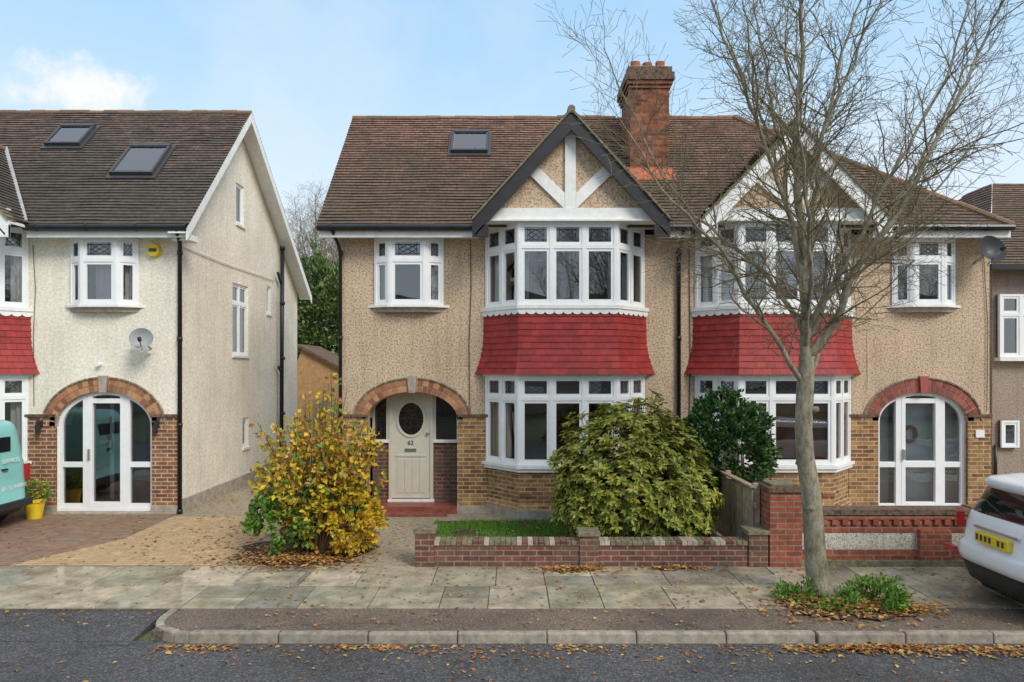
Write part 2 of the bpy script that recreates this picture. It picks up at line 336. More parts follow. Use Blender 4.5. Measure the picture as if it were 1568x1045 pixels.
def bay(H,x0,x1,base='brickY'):
    P=Part('bay_window_frames',H); W=Part('bay_walls',H); T=Part('hanging_tiles',H)
    for (z0,z1,zt) in ((.99,2.58,2.17),(3.83,5.30,4.86)):
        p=baypts(x0,x1,PR,CT,0)
        facet(P,p[0],p[1],z0,z1,2,zt); facet(P,p[1],p[2],z0,z1,3,zt); facet(P,p[2],p[3],z0,z1,2,zt)
        for q in (p[1],p[2]): P.tube([(q[0],q[1]+.02,z0),(q[0],q[1]+.02,z1)],.055,'white',10)
    baysolid(P,x0,x1,PR,CT,.09,.93,.985,'wpaint'); baysolid(P,x0,x1,PR,CT,.06,.87,.93,'wpaint')
    baysolid(P,x0,x1,PR,CT,.08,3.76,3.825,'wpaint')
    baysolid(P,x0,x1,PR,CT,.05,2.56,2.62,'wpaint')
    baysolid(W,x0,x1,PR,CT,0,.32,.87,base); baysolid(W,x0,x1,PR,CT,.05,.20,.32,base,.0); baysolid(W,x0,x1,PR,CT,.05,.0,.20,'conc')
    for q in (-.75,.75): W.box((x0+x1)/2+q-.11,(x0+x1)/2+q+.11,-PR-.012,-PR+.01,.42,.49,'brickR')
    baysolid(W,x0,x1,PR,CT,-.02,2.62,3.76,'room')
    n=10; zt=3.74; zb=2.60; g=(zt-zb)/n
    for i in range(n):
        a=zt-g*i; b=a-g; f=lambda z:.03+.10*max(0,(3.2-z)/.6)**1.6+.02*(zt-z)
        ot=baypts(x0,x1,PR,CT,f(a)); ob=baypts(x0,x1,PR,CT,f(b)+.014); oi=baypts(x0,x1,PR,CT,f(b)-.004)
        for k in range(3):
            A,B,C,D,E,F=ot[k],ot[k+1],ob[k],ob[k+1],oi[k],oi[k+1]
            L=math.hypot(B[0]-A[0],B[1]-A[1]); m=max(2,round(L/.165)); sh=.5*(i%2)
            cuts=[0]+[(j+sh)/m for j in range(0 if sh else 1,m)]+[1]
            for c0,c1 in zip(cuts[:-1],cuts[1:]):
                if c1-c0<1e-4: continue
                e=.0015/L; lp=lambda P0,P1,t:(P0[0]+(P1[0]-P0[0])*t,P0[1]+(P1[1]-P0[1])*t)
                t0,t1=c0+e,c1-e; jz=U(-.003,.003)
                vs=[(*lp(A,B,t0),a),(*lp(A,B,t1),a),(*lp(C,D,t1),b+jz),(*lp(C,D,t0),b+jz),(*lp(E,F,t0),b+jz),(*lp(E,F,t1),b+jz)]
                T.add(vs,[(3,2,1,0),(4,5,2,3)],'hang')
    o=baypts(x0,x1,PR,CT,.062)
    for k in range(3):
        A,B=o[k],o[k+1]; L=math.hypot(B[0]-A[0],B[1]-A[1]); m=round(L/.16)
        for j in range(m):
            pts=[]
            for q in range(7):
                an=math.pi*q/6; t=(j+.5-.5*math.cos(an))/m; pts.append((A[0]+(B[0]-A[0])*t,A[1]+(B[1]-A[1])*t,3.71-.05*math.sin(an)))
            pts+= [(A[0]+(B[0]-A[0])*(j+1)/m,A[1]+(B[1]-A[1])*(j+1)/m,3.762),(A[0]+(B[0]-A[0])*j/m,A[1]+(B[1]-A[1])*j/m,3.762)]
            P.quad(pts,'wpaint')
    P.finish(); W.finish(); T.finish()
def oriel(H,x0,x1,z0=3.88,z1=5.12):
    P=Part('oriel_window',H); p=baypts(x0,x1,.17,.3,0); zt=z1-.42
    facet(P,p[0],p[1],z0,z1,1,zt); facet(P,p[1],p[2],z0,z1,1,zt); facet(P,p[2],p[3],z0,z1,1,zt)
    for q in (p[1],p[2]): P.tube([(q[0],q[1]+.02,z0),(q[0],q[1]+.02,z1)],.05,'white',8)
    baysolid(P,x0-.03,x1+.03,.17,.3,.05,z0-.045,z0-.002,'wpaint'); baysolid(P,x0-.0,x1+.0,.13,.3,.0,z0-.13,z0-.046,'stone',.02)
    P.finish()
def roof_slope(P,BL,BR,TL,TR,mat,th=.020):
    BL,BR,TL,TR=map(Vector,(BL,BR,TL,TR)); u=(BR-BL).normalized(); v=(TL-BL); v=(v-u*v.dot(u)); ln=v.length
    n=max(1,round(ln/.1)); nr=u.cross(v).normalized()
    if nr.z<0: nr=-nr
    for i in range(n):
        a,b=i/n,(i+1)/n
        l0,r0,l1,r1=BL.lerp(TL,a),BR.lerp(TR,a),BL.lerp(TL,b),BR.lerp(TR,b)
        W=(r0-l0).length; m=max(1,int(W/.33))
        pl=[];pu=[];pd=[]
        for j in range(m+1):
            q0=l0.lerp(r0,j/m); q1=l1.lerp(r1,j/m); wv=.016*noise.noise(q0*1.1)+.009*noise.noise(q0*7)
            w1=.016*noise.noise(q1*1.1)
            pl.append(q0+nr*(th+wv)); pu.append(q1+nr*w1); pd.append(q0+nr*(w1-.01))
        for j in range(m):
            uu=lambda q:q.dot(u)
            P.add([pl[j],pl[j+1],pu[j+1],pu[j],pd[j],pd[j+1]],[(0,1,2,3),(4,5,1,0)],mat,
              [[(uu(pl[j]),i*.1+.002),(uu(pl[j+1]),i*.1+.002),(uu(pu[j+1]),i*.1+.098),(uu(pu[j]),i*.1+.098)],
               [(uu(pl[j]),i*.1+.003),(uu(pl[j+1]),i*.1+.003),(uu(pl[j+1]),i*.1+.004),(uu(pl[j]),i*.1+.004)]])
def ridge(P,A,B,r=.1,seg=.33,mat='ridge'):
    A,B=Vector(A),Vector(B); L=(B-A).length; n=max(1,round(L/seg))
    for i in range(n):
        a=A.lerp(B,i/n); b=A.lerp(B,(i+.985)/n); j=U(-.010,.010)
        P.tube([a+Vector((0,0,j-.03)),b+Vector((0,0,j-.03))],[r,r*.97],mat,10)
def gable(H,xc,hw,zf,zp,yf,barge,tile):
    Rf=Part('gable_roof',H); G=Part('gable_front',H)
    roof_slope(Rf,(xc-hw,1.6,zf),(xc-hw,yf,zf),(xc,1.6,zp),(xc,yf,zp),tile)
    roof_slope(Rf,(xc+hw,yf,zf),(xc+hw,1.6,zf),(xc,yf,zp),(xc,1.6,zp),tile)
    ridge(Rf,(xc,yf-.0,zp+.02),(xc,1.5,zp+.02),.07)
    Rf.finish()
    s=(zp-zf)/hw
    for sg in (-1,1):
        a=(xc+sg*hw,zf); b=(xc,zp)
        def strip(d0,d1,y0,y1,mat,ext=0):
            A0=(a[0]+sg*ext,a[1]-ext*s); pts=[(A0[0],A0[1]-d0),(b[0],b[1]-d0),(b[0],b[1]-d1),(A0[0],A0[1]-d1)]
            if sg>0: pts=pts[::-1]
            G.prism_xz(pts[::-1],y0,y1,mat)
        strip(-.012,.045,yf-.01,yf+.2,'moss'); strip(.046,.33,yf+.03,yf+.075,barge,.0)
        strip(.06,.09,yf+.08,-.1,'wpaint')
        strip(.331,.37,yf+.02,yf+.07,barge,-.05)
        G.box(min(a[0],a[0]-sg*.28),max(a[0],a[0]-sg*.28),yf+.02,yf+.08,zf-.33,zf-.12,barge)
    zi=zf+.18
    hwi=hw-.25
    G.prism_xz([(xc-hwi,zi),(xc+hwi,zi),(xc,zi+hwi*s)],-.66,-.5,'dash')
    G.box(xc-.095,xc+.095,-.71,-.655,zi,zp-.3,'wpaint')
    for sg in (-1,1):
        pts=[(xc+sg*.10,zi+.02),(xc+sg*.10,zi+.30),(xc+sg*.62,zi+.80*s/1.1),(xc+sg*.76,zi+.66*s/1.1)]
        if sg<0: pts=pts[::-1]
        G.prism_xz(pts,-.705,-.655,'wpaint')
    G.box(xc-hw+.14,xc+hw-.14,-.725,-.64,zf+.0,zi+.03,'wpaint')
    G.box(xc-hw+.1,xc+hw-.1,-.80,-.02,zf-.03,zf-.002,'wpaint')
    G.finish()
def arch_z(x,xc,a,zs,zt):
    t=max(0,1-((x-xc)/a)**2); return zs+(zt-zs)*math.sqrt(t)
def arch_surround(H,xc,a,zs,zt,vmat,wallmat):
    P=Part('door_arch',H); n=28
    for i in range(n):
        x0=xc-a*math.cos(math.pi*i/n); x1=xc-a*math.cos(math.pi*(i+1)/n); z0=arch_z(x0,xc,a,zs,zt); z1=arch_z(x1,xc,a,zs,zt)
        P.add([(x0,0,z0),(x1,0,z1),(x1,0,zt+.002),(x0,0,zt+.002),(x0,.45,z0),(x1,.45,z1)],[(0,1,2,3),(0,4,5,1)],wallmat)
    b=zt-zs
    L=0; last=None; m=400; arr=[]
    for i in range(m+1):
        th=math.pi*i/m; x=-a*math.cos(th); z=b*math.sin(th)
        nx,nz=x/a**2,z/b**2; l=math.hypot(nx,nz); nx/=l;nz/=l
        if last: L+=math.hypot(x-last[0],z-last[1])
        last=(x,z); arr.append((L,x,z,nx,nz))
    def at(s):
        for q in arr:
            if q[0]>=s: return q
        return arr[-1]
    for (i0,i1,yp,w,mat) in ((0.0,.112,-.035,.088,vmat),(.122,.235,-.03,.088,vmat),(.240,.268,-.05,.16,'moss')):
        k=round(L/w)
        for i in range(k):
            p=at(L*(i+.07)/k); q=at(L*(i+.93)/k)
            f=lambda e,o:(xc+e[1]+e[3]*o, zs+e[2]+e[4]*o)
            A,B,C,D=f(p,i0),f(q,i0),f(q,i1),f(p,i1)
            P.prism_xz([A,B,C,D][::-1],yp,.08,mat)
        for i in range(40):
            p=at(L*i/40); q=at(L*(i+1)/40)
            P.prism_xz([f(p,i0-.001),f(q,i0-.001),f(q,i1+.003),f(p,i1+.003)][::-1],yp+.008,.07,'stone')
    P.prism_xz([(xc-.06,zt-.02),(xc+.06,zt-.02),(xc+.085,zt+.29),(xc-.085,zt+.29)],-.075,.05,'conc' if vmat=='vous' else 'vousR')
    P.finish()
def piers(H,spans,mat,z=1.8):
    P=Part('brick_piers',H)
    for a,b in spans:
        P.box(a,b,-.035,.02,0,z,mat); P.box(a-.01,b+.01,-.06,.02,z,z+.05,'cap'); P.box(a-.005,b+.005,-.06,.02,0,.14,'conc')
    P.finish()
def pipe(H,pts,r=.035,name='downpipe'):
    P=Part(name,H); P.tube(pts,r,'pipe',8)
    for a,b in zip(pts[:-1],pts[1:]):
        if abs(a[2]-b[2])>1.5:
            k=int(abs(a[2]-b[2])/1.8)+1
            for i in range(k+1):
                z=a[2]+(b[2]-a[2])*i/k; P.tube([(a[0],a[1],z-.04),(a[0],a[1],z+.04)],r*1.3,'pipe',8)
    P.finish(smooth=True)
def eaves(H,x0,x1,gaps=[]):
    P=Part('gutter_and_fascia',H)
    segs=[]; c=x0
    for a,b in gaps: segs.append((c,a)); c=b
    segs.append((c,x1))
    for a,b in segs:
        P.tube([(a,-.43,5.25),(b,-.43,5.25)],.062,'pipe',10); P.box(a,b,-.365,-.34,5.08,5.27,'wpaint'); P.box(a,b,-.34,.0,5.13,5.15,'wpaint')
        x=a+.2
        while x<b: P.tube([(x,-.43,5.25),(x+.04,-.43,5.25)],.07,'pipe',10); x+=.9
    P.finish()
def rooflight(H,x0,x1,y0,y1,name='roof_window'):
    P=Part(name,H); z=lambda y:5.3+(y+.4)*K
    n=Vector((0,-K,1)).normalized(); up=Vector((0,1,K)).normalized(); L=(Vector((0,y1,z(y1)))-Vector((0,y0,z(y0)))).length
    O=Vector((x0,y0,z(y0)))
    def bx(a0,a1,b0,b1,h0,h1,mat):
        c=[(a0,b0),(a1,b0),(a1,b1),(a0,b1)]
        g=lambda a,b,h:O+Vector((1,0,0))*a+up*b+n*h
        P.hexa([g(a,b,h0) for a,b in c],[g(a,b,h1) for a,b in c],mat)
    W=x1-x0
    bx(-.06,W+.06,-.09,L+.06,0,.045,'leadbar')
    bx(0,W,0,.05,.02,.12,'leadbar'); bx(0,W,L-.09,L,.02,.13,'leadbar'); bx(0,.045,.05,L-.09,.02,.118,'leadbar'); bx(W-.045,W,.05,L-.09,.02,.118,'leadbar')
    bx(.045,W-.045,.05,L-.09,.06,.085,'white'); bx(.05,W-.05,.055,L-.095,.092,.096,'skyl')
    P.finish()
def curtain(P,x0,x1,y,z0,z1,mat='curtain'):
    n=int((x1-x0)/.02)+2
    for i in range(n):
        a=x0+(x1-x0)*i/n; b=x0+(x1-x0)*(i+1)/n
        P.quad([(a,y+.03*math.sin(a*60),z0),(b,y+.03*math.sin(b*60),z0),(b,y+.03*math.sin(b*60),z1),(a,y+.03*math.sin(a*60),z1)],mat)
def blinds(P,A,B,z0,z1,mat,d=-.10):
    L=math.hypot(B[0]-A[0],B[1]-A[1]); z=z0
    while z<z1: P.obox(A,B,.06,L-.06,d,d+.012,z,z+.038,mat); z+=.045
def dish(H,x,y,z,r,mat,side=1):
    P=Part('satellite_dish',H); d=Vector((side*.35,-.9,.3)).normalized(); u=d.orthogonal().normalized(); w=d.cross(u); c=Vector((x,y,z)); vs=[];fs=[]
    for i in range(5):
        rr=r*i/4
        for k in range(20):
            a=2*math.pi*k/20; vs.append(c+u*math.cos(a)*rr+w*math.sin(a)*rr+d*(rr*rr*.5/r))
    for i in range(4):
        for k in range(20): fs.append((i*20+k,i*20+(k+1)%20,(i+1)*20+(k+1)%20,(i+1)*20+k))
    P.add(vs,fs,mat); P.tube([c,c+d*.02+Vector((0,.2,-.1)),Vector((x,.0,z-.15))],.02,'grey',8)
    P.tube([c-Vector((0,0,r*.9)),c+d*r*1.3-Vector((0,0,r*.45))],.012,'grey',6); P.tube([c+d*r*1.25-Vector((0,0,r*.45)),c+d*r*1.55-Vector((0,0,r*.35))],.035,'trim',8)
    P.finish(smooth=True)
def shell(H,x0,x1,ydep,mat,side_l=True,side_r=True,gabl=False,ry=2.4,rz=8.2):
    P=Part('side_and_rear_walls',H)
    for flag,g,xa,xb in ((side_l,gabl,x0,x0+.22),(side_r,False,x1-.22,x1)):
        if not flag: continue
        if g: prof=[(.251,0),(ydep,0),(ydep,g),(ry,rz-.05),(.251,5.3+(.65)*K-.05)]
        else: prof=[(.251,0),(ydep,0),(ydep,5.2),(.251,5.2)]
        P.hexa([(xa,y,z) for y,z in prof],[(xb,y,z) for y,z in prof],mat)
    P.box(x0+.221,x1-.221,ydep-.22,ydep-.001,0,5.1,mat)
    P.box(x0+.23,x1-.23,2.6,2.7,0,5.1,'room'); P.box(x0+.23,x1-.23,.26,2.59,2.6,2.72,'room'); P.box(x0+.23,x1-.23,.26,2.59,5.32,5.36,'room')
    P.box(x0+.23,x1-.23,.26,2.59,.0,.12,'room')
    P.finish()
# =============================================================== main house
H=empty('semi_detached_house')
X0,X1=-3.22,3.12; BX0,BX1=-.475,2.45
axc,aa,azs,azt=-1.86,.84,1.76,2.27
P=Part('front_wall',H)
wall_holes(P,X0,X1,0,5.2,0,.25,[(axc-aa,axc+aa,-.1,azt),(BX0+.12,BX1-.12,.99,2.58),(BX0+.12,BX1-.12,3.83,5.3),(-2.45,-1.39,3.92,5.10)],'dash'); P.finish()
shell(H,X0,X1,5.0,'dash',True,False,gabl=5.2)
bay(H,BX0,BX1); oriel(H,-2.55,-1.29)
arch_surround(H,axc,aa,azs,azt,'vous','dash')
piers(H,[(X0-.01,axc-aa),(axc+aa,BX0+.02)],'brickY'); piers(H,[(BX1-.02,X1)],'brickY',1.75)
eaves(H,-3.50,3.12,[(-.62,2.68)])
Rf=Part('roof',H)
roof_slope(Rf,(-3.53,-.45,5.247),(3.12,-.45,5.247),(-3.53,2.4,8.268),(3.12,2.4,8.268),'tileA')
Rf.quad([(-3.53,5.3,5.2),(3.12,5.3,5.2),(3.12,2.4,8.26),(-3.53,2.4,8.26)],'tileA')
Rf.hexa([(-3.53,-.44,5.19),(-3.50,-.44,5.19),(-3.50,2.4,8.21),(-3.53,2.4,8.21)],[(-3.53,-.44,5.25),(-3.50,-.44,5.25),(-3.50,2.4,8.27),(-3.53,2.4,8.27)],'cap')
ridge(Rf,(-3.53,2.4,8.28),(2.3,2.4,8.28),.06); Rf.finish()
gable(H,1.03,1.72,5.32,7.22,-.92,'black','tileA')
rooflight(H,-1.26,-.50,1.29,1.87)
C=Part('chimney_stack',H)
C.box(2.36,3.14,.9,1.95,6.2,8.30,'brickC')
C.box(2.33,3.17,.87,1.98,8.30,8.37,'brickC'); C.box(2.30,3.20,.84,2.01,8.37,8.45,'brickC'); C.box(2.27,3.23,.81,2.04,8.45,8.60,'cap'); C.box(2.31,3.19,.85,2.0,8.60,8.72,'cap'); C.hexa([(2.33,.87,8.72),(3.17,.87,8.72),(3.17,1.98,8.72),(2.33,1.98,8.72)],[(2.45,1.0,8.80),(3.05,1.0,8.80),(3.05,1.85,8.80),(2.45,1.85,8.80)],'moss')
for px_,py_ in ((2.50,1.1),(2.75,1.15),(3.0,1.1),(2.6,1.6),(2.9,1.65)):
    C.tube([(px_,py_,8.74),(px_,py_,8.80),(px_,py_,8.81),(px_,py_,8.90)],[.11,.11,.09,.1],'pot',12); C.tube([(px_,py_,8.901),(px_,py_,8.903)],.07,'black',12)
C.box(2.33,3.17,.875,.90,6.50,6.72,'pot'); C.hexa([(2.25,.6,6.385),(3.22,.6,6.385),(3.22,.9,6.70),(2.25,.9,6.70)],[(2.25,.6,6.40),(3.22,.6,6.40),(3.22,.9,6.72),(2.25,.9,6.72)],'pot')
C.finish()
D=Part('front_door',H); yd=.5
D.box(-2.70,-1.02,-.05,yd-.02,0,.13,'red'); D.box(-2.5,-1.2,-.3,-.05,0,.05,'red')
D.box(-2.33,-1.57,yd-.04,yd,.2,2.19,'doorC')
for xx,w in ((-2.38,.06),(-1.58,.06)): D.box(xx,xx+w,yd-.07,yd+.02,.14,2.27,'doorC')
D.box(-2.32,-1.58,yd-.068,yd+.02,2.19,2.27,'doorC'); D.box(-2.4,-1.5,yd-.08,yd+.02,.12,.18,'wpaint')
for a,b in ((-2.70,-2.38),(-1.52,-1.02)):
    D.box(a,b,yd-.02,yd+.1,.1,1.27,'brickD'); D.box(a,b,yd-.07,yd+.02,1.27,1.33,'wpaint'); D.box(a,b,yd-.05,yd+.02,2.2,2.27,'doorC')
    D.box(a,a+.05,yd-.05,yd+.02,1.33,2.2,'doorC'); D.box(b-.05,b,yd-.05,yd+.02,1.33,2.2,'doorC'); D.box(a+.05,b-.05,yd-.01,yd,1.33,2.2,'carglass')
    for t in range(1,4): D.tube([(a+(b-a)*t/4,yd-.015,1.33),(a+(b-a)*t/4,yd-.015,2.2)],.005,'leadbar',4)
    D.tube([(a,yd-.015,1.75),(b,yd-.015,1.75)],.005,'leadbar',4)
ov=[];ovf=[];n=32
for k in range(n):
    an=2*math.pi*k/n; cx,cz=-1.95,1.73
    for rx,rz,yy in ((.24,.31,yd-.045),(.24,.31,yd-.06),(.29,.36,yd-.06),(.29,.36,yd-.04)): ov.append((cx+rx*math.cos(an),yy,cz+rz*math.sin(an)))
for k in range(n):
    for j in range(3): ovf.append((k*4+j,((k+1)%n)*4+j,((k+1)%n)*4+j+1,k*4+j+1))
D.add(ov,ovf,'doorC'); D.quad([(-1.95+.245*math.cos(2*math.pi*k/n),yd-.047,1.73+.315*math.sin(2*math.pi*k/n)) for k in range(n)],'carglass')
for t in (-.5,0,.5):
    h=.31*math.sqrt(1-t*t); D.tube([(-1.95+.24*t,yd-.052,1.73-h),(-1.95+.24*t,yd-.052,1.73+h)],.004,'leadbar',4); w=.24*math.sqrt(1-t*t); D.tube([(-1.95-w,yd-.052,1.73+.31*t),(-1.95+w,yd-.052,1.73+.31*t)],.004,'leadbar',4)
D.box(-2.25,-1.65,yd-.055,yd-.04,1.00,1.04,'doorC')
for t in range(4): D.box(-2.22+t*.145,-2.105+t*.145,yd-.05,yd-.04,.3,.95,'doorC')
D.box(-2.07,-1.85,yd-.06,yd-.04,1.10,1.16,'steel'); D.tube([(-1.63,yd-.09,1.45),(-1.63,yd-.04,1.45)],.03,'steel',10)
D.box(-2.7,-1.02,.51,2.4,.0,.1,'room'); D.finish(bevel=.006)
tx=bpy.data.curves.new('house_number','FONT'); tx.body='62'; tx.size=.12; tx.extrude=.004; to=bpy.data.objects.new('house_number',tx); sc.collection.objects.link(to); to.location=(-2.02,yd-.047,1.23); to.rotation_euler=(math.pi/2,0,0); to.parent=H; tx.materials.append(M['leadbar'])
Q=Part('curtains',H)
curtain(Q,-.36,.0,-.02,1.05,2.5); curtain(Q,2.0,2.4,-.02,1.05,2.5); curtain(Q,-2.44,-2.3,.06,3.9,5.1,'blind_w'); curtain(Q,-1.52,-1.40,.06,3.9,5.1,'blind_w'); curtain(Q,-.32,-.1,.0,3.9,5.2,'blind_w'); curtain(Q,.16,.3,-.48,3.9,5.2,'blind_w'); curtain(Q,1.72,1.82,-.48,3.9,5.2,'blind_w')
Q.finish()
pipe(H,[(-3.25,-.40,5.2),(-3.2,-.2,5.0),(-3.19,-.05,4.85),(-3.19,-.05,.1)]); pipe(H,[(3.10,-.40,5.2),(3.10,-.2,5.0),(3.10,-.05,4.85),(3.10,-.05,.1)],.04)
w=Part('cable',H); w.tube([(-.78,-.02,5.1),(-.76,-.02,4.2),(-.8,-.02,3.2),(-.79,-.02,2.2),(-.78,-.05,1.9)],.007,'trim',4); w.finish()

# =============================================================== right semi
H=empty('semi_detached_house')
X0,X1=3.12,8.91; BX0,BX1=3.43,6.29
axc,aa,azs,azt=7.655,.835,1.72,2.27
P=Part('front_wall',H)
wall_holes(P,X0,X1,0,5.2,0,.25,[(axc-aa,axc+aa,-.1,azt),(BX0+.12,BX1-.12,.99,2.58),(BX0+.12,BX1-.12,3.83,5.3),(7.2,8.14,3.92,5.10)],'dash'); P.finish()
shell(H,X0,X1,5.0,'dash',False,True)
bay(H,BX0,BX1); oriel(H,7.09,8.24)
arch_surround(H,axc,aa,azs,azt,'vousR','dash')
piers(H,[(BX1-.02,axc-aa),(axc+aa,X1+.01)],'brickY')
eaves(H,3.12,9.04,[(3.24,6.54)])
Rf=Part('roof',H)
roof_slope(Rf,(3.12,-.45,5.247),(9.06,-.45,5.247),(3.12,2.4,8.268),(4.9,2.4,8.268),'tileA')
Rf.quad([(9.06,-.45,5.247),(9.06,5.3,5.2),(4.9,2.4,8.268)],'tileA'); Rf.quad([(9.06,5.3,5.2),(3.12,5.3,5.2),(3.12,2.4,8.26),(4.9,2.4,8.26)],'tileA')
ridge(Rf,(3.2,2.4,8.28),(4.9,2.4,8.28),.06); ridge(Rf,(9.04,-.42,5.30),(4.9,2.4,8.29),.075); Rf.finish()
gable(H,4.95,1.66,5.32,7.02,-.92,'wpaint','tileA')
def archdoor(H,axc,aa,azs,azt,doorm,wide,interior):
    D=Part('entrance_screen',H); y=.10
    zz=lambda x:arch_z(x,axc,aa,azs,azt)
    n=30
    for i in range(n):
        f=lambda t,r:(axc-(aa-r)*math.cos(t),azs+(azt-azs-r)*math.sin(t))
        t0,t1=math.pi*i/n,math.pi*(i+1)/n
        D.prism_xz([f(t0,0),f(t0,.075),f(t1,.075),f(t1,0)],y-.04,y+.05,'white')
    for sg in (-1,1):
        a,b=sorted((axc+sg*aa,axc+sg*(aa-.075))); D.box(a,b,y-.04,y+.05,.05,azs,'white')
    D.box(axc-aa,axc+aa,y-.05,y+.06,.03,.10,'white')
    for sg in (-1,1):
        a,b=sorted((axc+sg*wide,axc+sg*(wide+.10))); D.box(a,b,y-.045,y+.05,.1,min(zz(a),zz(b))-.02,'white')
        s0,s1=sorted((axc+sg*(wide+.10),axc+sg*(aa-.075)))
        D.box(s0,s1,y-.035,y+.04,.85,.95,'white'); D.box(s0,s1,y-.035,y+.04,.1,.17,'white')
    D.box(axc-wide,axc-wide+.08,y-.05,y+.04,.1,zz(axc-wide)-.03,'white'); D.box(axc+wide-.08,axc+wide,y-.05,y+.04,.1,zz(axc+wide)-.03,'white')
    D.box(axc-wide+.08,axc+wide-.08,y-.048,y+.04,2.05,2.14,'white'); D.box(axc-wide+.08,axc+wide-.08,y-.048,y+.04,.1,.2,'white')
    D.box(axc-wide+.02,axc-wide+.05,y-.1,y-.05,1.0,1.2,'steel')
    if doorm!='doorB': D.box(axc-wide+.08,axc+wide-.08,y-.048,y+.04,.85,.97,'white')
    pts=[(axc-aa+.02,.1),(axc+aa-.02,.1)]+[(axc+(aa-.02)*math.cos(math.pi*i/20),azs+(azt-azs-.02)*math.sin(math.pi*i/20)) for i in range(21)]
    D.quad([(x,y+.01,z) for x,z in pts],'glass')
    yb=.9 if doorm=='doorB' else .38
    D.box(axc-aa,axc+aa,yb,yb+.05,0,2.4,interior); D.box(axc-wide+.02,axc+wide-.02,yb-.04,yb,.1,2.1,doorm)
    D.box(axc-wide-.06,axc-wide+.02,yb-.05,yb,.1,2.2,'leadbar' if doorm!='doorB' else 'white')
    D.box(axc-aa-.02,axc-aa,.26,.95,0,2.4,interior); D.box(axc+aa,axc+aa+.02,.26,.95,0,2.4,interior)
    if doorm=='doorG':
        for t in range(26):
            an=2*math.pi*t/26; cx,cz=axc-.06,1.45; D.tube([(cx+.10*math.cos(an),yb-.07,cz+.12*math.sin(an)),(cx+.15*math.cos(an+.3),yb-.10,cz+.17*math.sin(an+.3))],[.035,.012],'lamp_r' if t%3 else 'leafD',5)
    else: D.box(axc-.06,axc-.02,yb-.08,yb-.04,.9,1.4,'steel')
    D.box(axc-aa,axc+aa,-.12,.05,0,.03,'conc'); D.finish(bevel=.005)
archdoor(H,axc,aa,azs,azt,'doorG',.36,'blind_w')
Q=Part('blinds',H); p=baypts(BX0,BX1,PR,CT,0)
for k in range(3): blinds(Q,p[k],p[k+1],1.06,2.1,'blind_b'); blinds(Q,p[k],p[k+1],3.9,5.2,'blind_w')
Q.finish()
dish(H,8.62,-.36,4.82,.26,'dishd',.35)
N_=Part('house_number_sign',H); N_.box(8.62,8.78,-.06,-.036,1.42,1.56,'wpaint'); N_.finish()
w=Part('cable',H); w.tube([(8.78,-.02,4.9),(8.86,-.03,3.5),(8.84,-.03,1.9)],.007,'trim',4); w.tube([(3.3,-.02,5.0),(3.32,-.02,3.0),(3.3,-.02,1.8)],.008,'trim',4); w.tube([(6.63,-.02,3.4),(6.64,-.02,2.4)],.006,'wpaint',4); w.finish()

# =============================================================== left house
H=empty('semi_detached_house')
X0,X1=-15.4,-6.21; BX0,BX1=-11.9,-9.03
axc,aa,azs,azt=-7.605,.90,1.62,2.28
P=Part('front_wall',H)
wall_holes(P,X0,X1,0,5.2,0,.25,[(axc-aa,axc+aa,-.1,azt),(BX0+.12,BX1-.12,.99,2.58),(BX0+.12,BX1-.12,3.83,5.3),(-8.12,-7.08,3.95,5.10)],'cream'); P.finish()
P=Part('side_wall',H)
def zroof(y): return min(5.3+(y+.4)*K-.06, 8.38-(y-2.58)*.787)
wins=[(2.43,3.33,3.0,4.62),(2.63,3.08,5.98,6.9),(4.55,4.85,4.1,4.8),(3.0,3.35,.87,1.56)]
ys=sorted({.251,7.,2.58}|{w[0] for w in wins}|{w[1] for w in wins})
for a,b in zip(ys[:-1],ys[1:]):
    hs=sorted([(w[2],w[3]) for w in wins if w[0]<=(a+b)/2<=w[1]]); z=0
    for h0,h1 in hs+[(None,None)]:
        if h0 is None: P.hexa([(X1-.22,a,z),(X1,a,z),(X1,b,z),(X1-.22,b,z)],[(X1-.22,a,zroof(a)),(X1,a,zroof(a)),(X1,b,zroof(b)),(X1-.22,b,zroof(b))],'cream')
        else: P.box(X1-.22,X1,a,b,z,h0,'cream'); z=h1
P.hexa([(X1-.22,0.25,5.2),(X1,0.25,5.2),(X1,-.0,5.2),(X1-.22,0,5.2)][::-1],[(X1-.22,.25,5.95),(X1,.25,5.95),(X1,0,5.7),(X1-.22,0,5.7)][::-1],'cream')
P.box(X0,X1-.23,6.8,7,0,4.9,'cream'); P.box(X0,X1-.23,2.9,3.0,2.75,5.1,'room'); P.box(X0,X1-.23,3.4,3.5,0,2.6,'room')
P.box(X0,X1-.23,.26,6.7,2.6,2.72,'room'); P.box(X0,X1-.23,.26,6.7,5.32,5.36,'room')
P.box(X1,X1+.05,.0,7.0,.0,.25,'conc')
P.finish()
P=Part('side_windows',H)
for (y0,y1,z0,z1),n in zip(wins,(2,1,1,1)):
    facet(P,(X1-.06,y0),(X1-.06,y1),z0,z1,n,(z1-.45) if n==2 else None,False,.035,.05,.045); P.box(X1-.04,X1+.04,y0-.03,y1+.03,z0-.05,z0-.002,'wpaint')
P.finish()
bay(H,BX0,BX1,'brickB'); oriel(H,-8.22,-6.97)
arch_surround(H,axc,aa,azs,azt,'vous','cream'); piers(H,[(BX1-.02,axc-aa),(axc+aa,X1+.01)],'brickB')
archdoor(H,axc,aa,azs,azt,'doorB',.34,'room')
eaves(H,X0,-5.86,[(-12.2,-8.80)])
Rf=Part('roof',H)
roof_slope(Rf,(X0,-.45,5.247),(-5.84,-.45,5.247),(X0,2.58,8.459),(-5.84,2.58,8.459),'tileB')
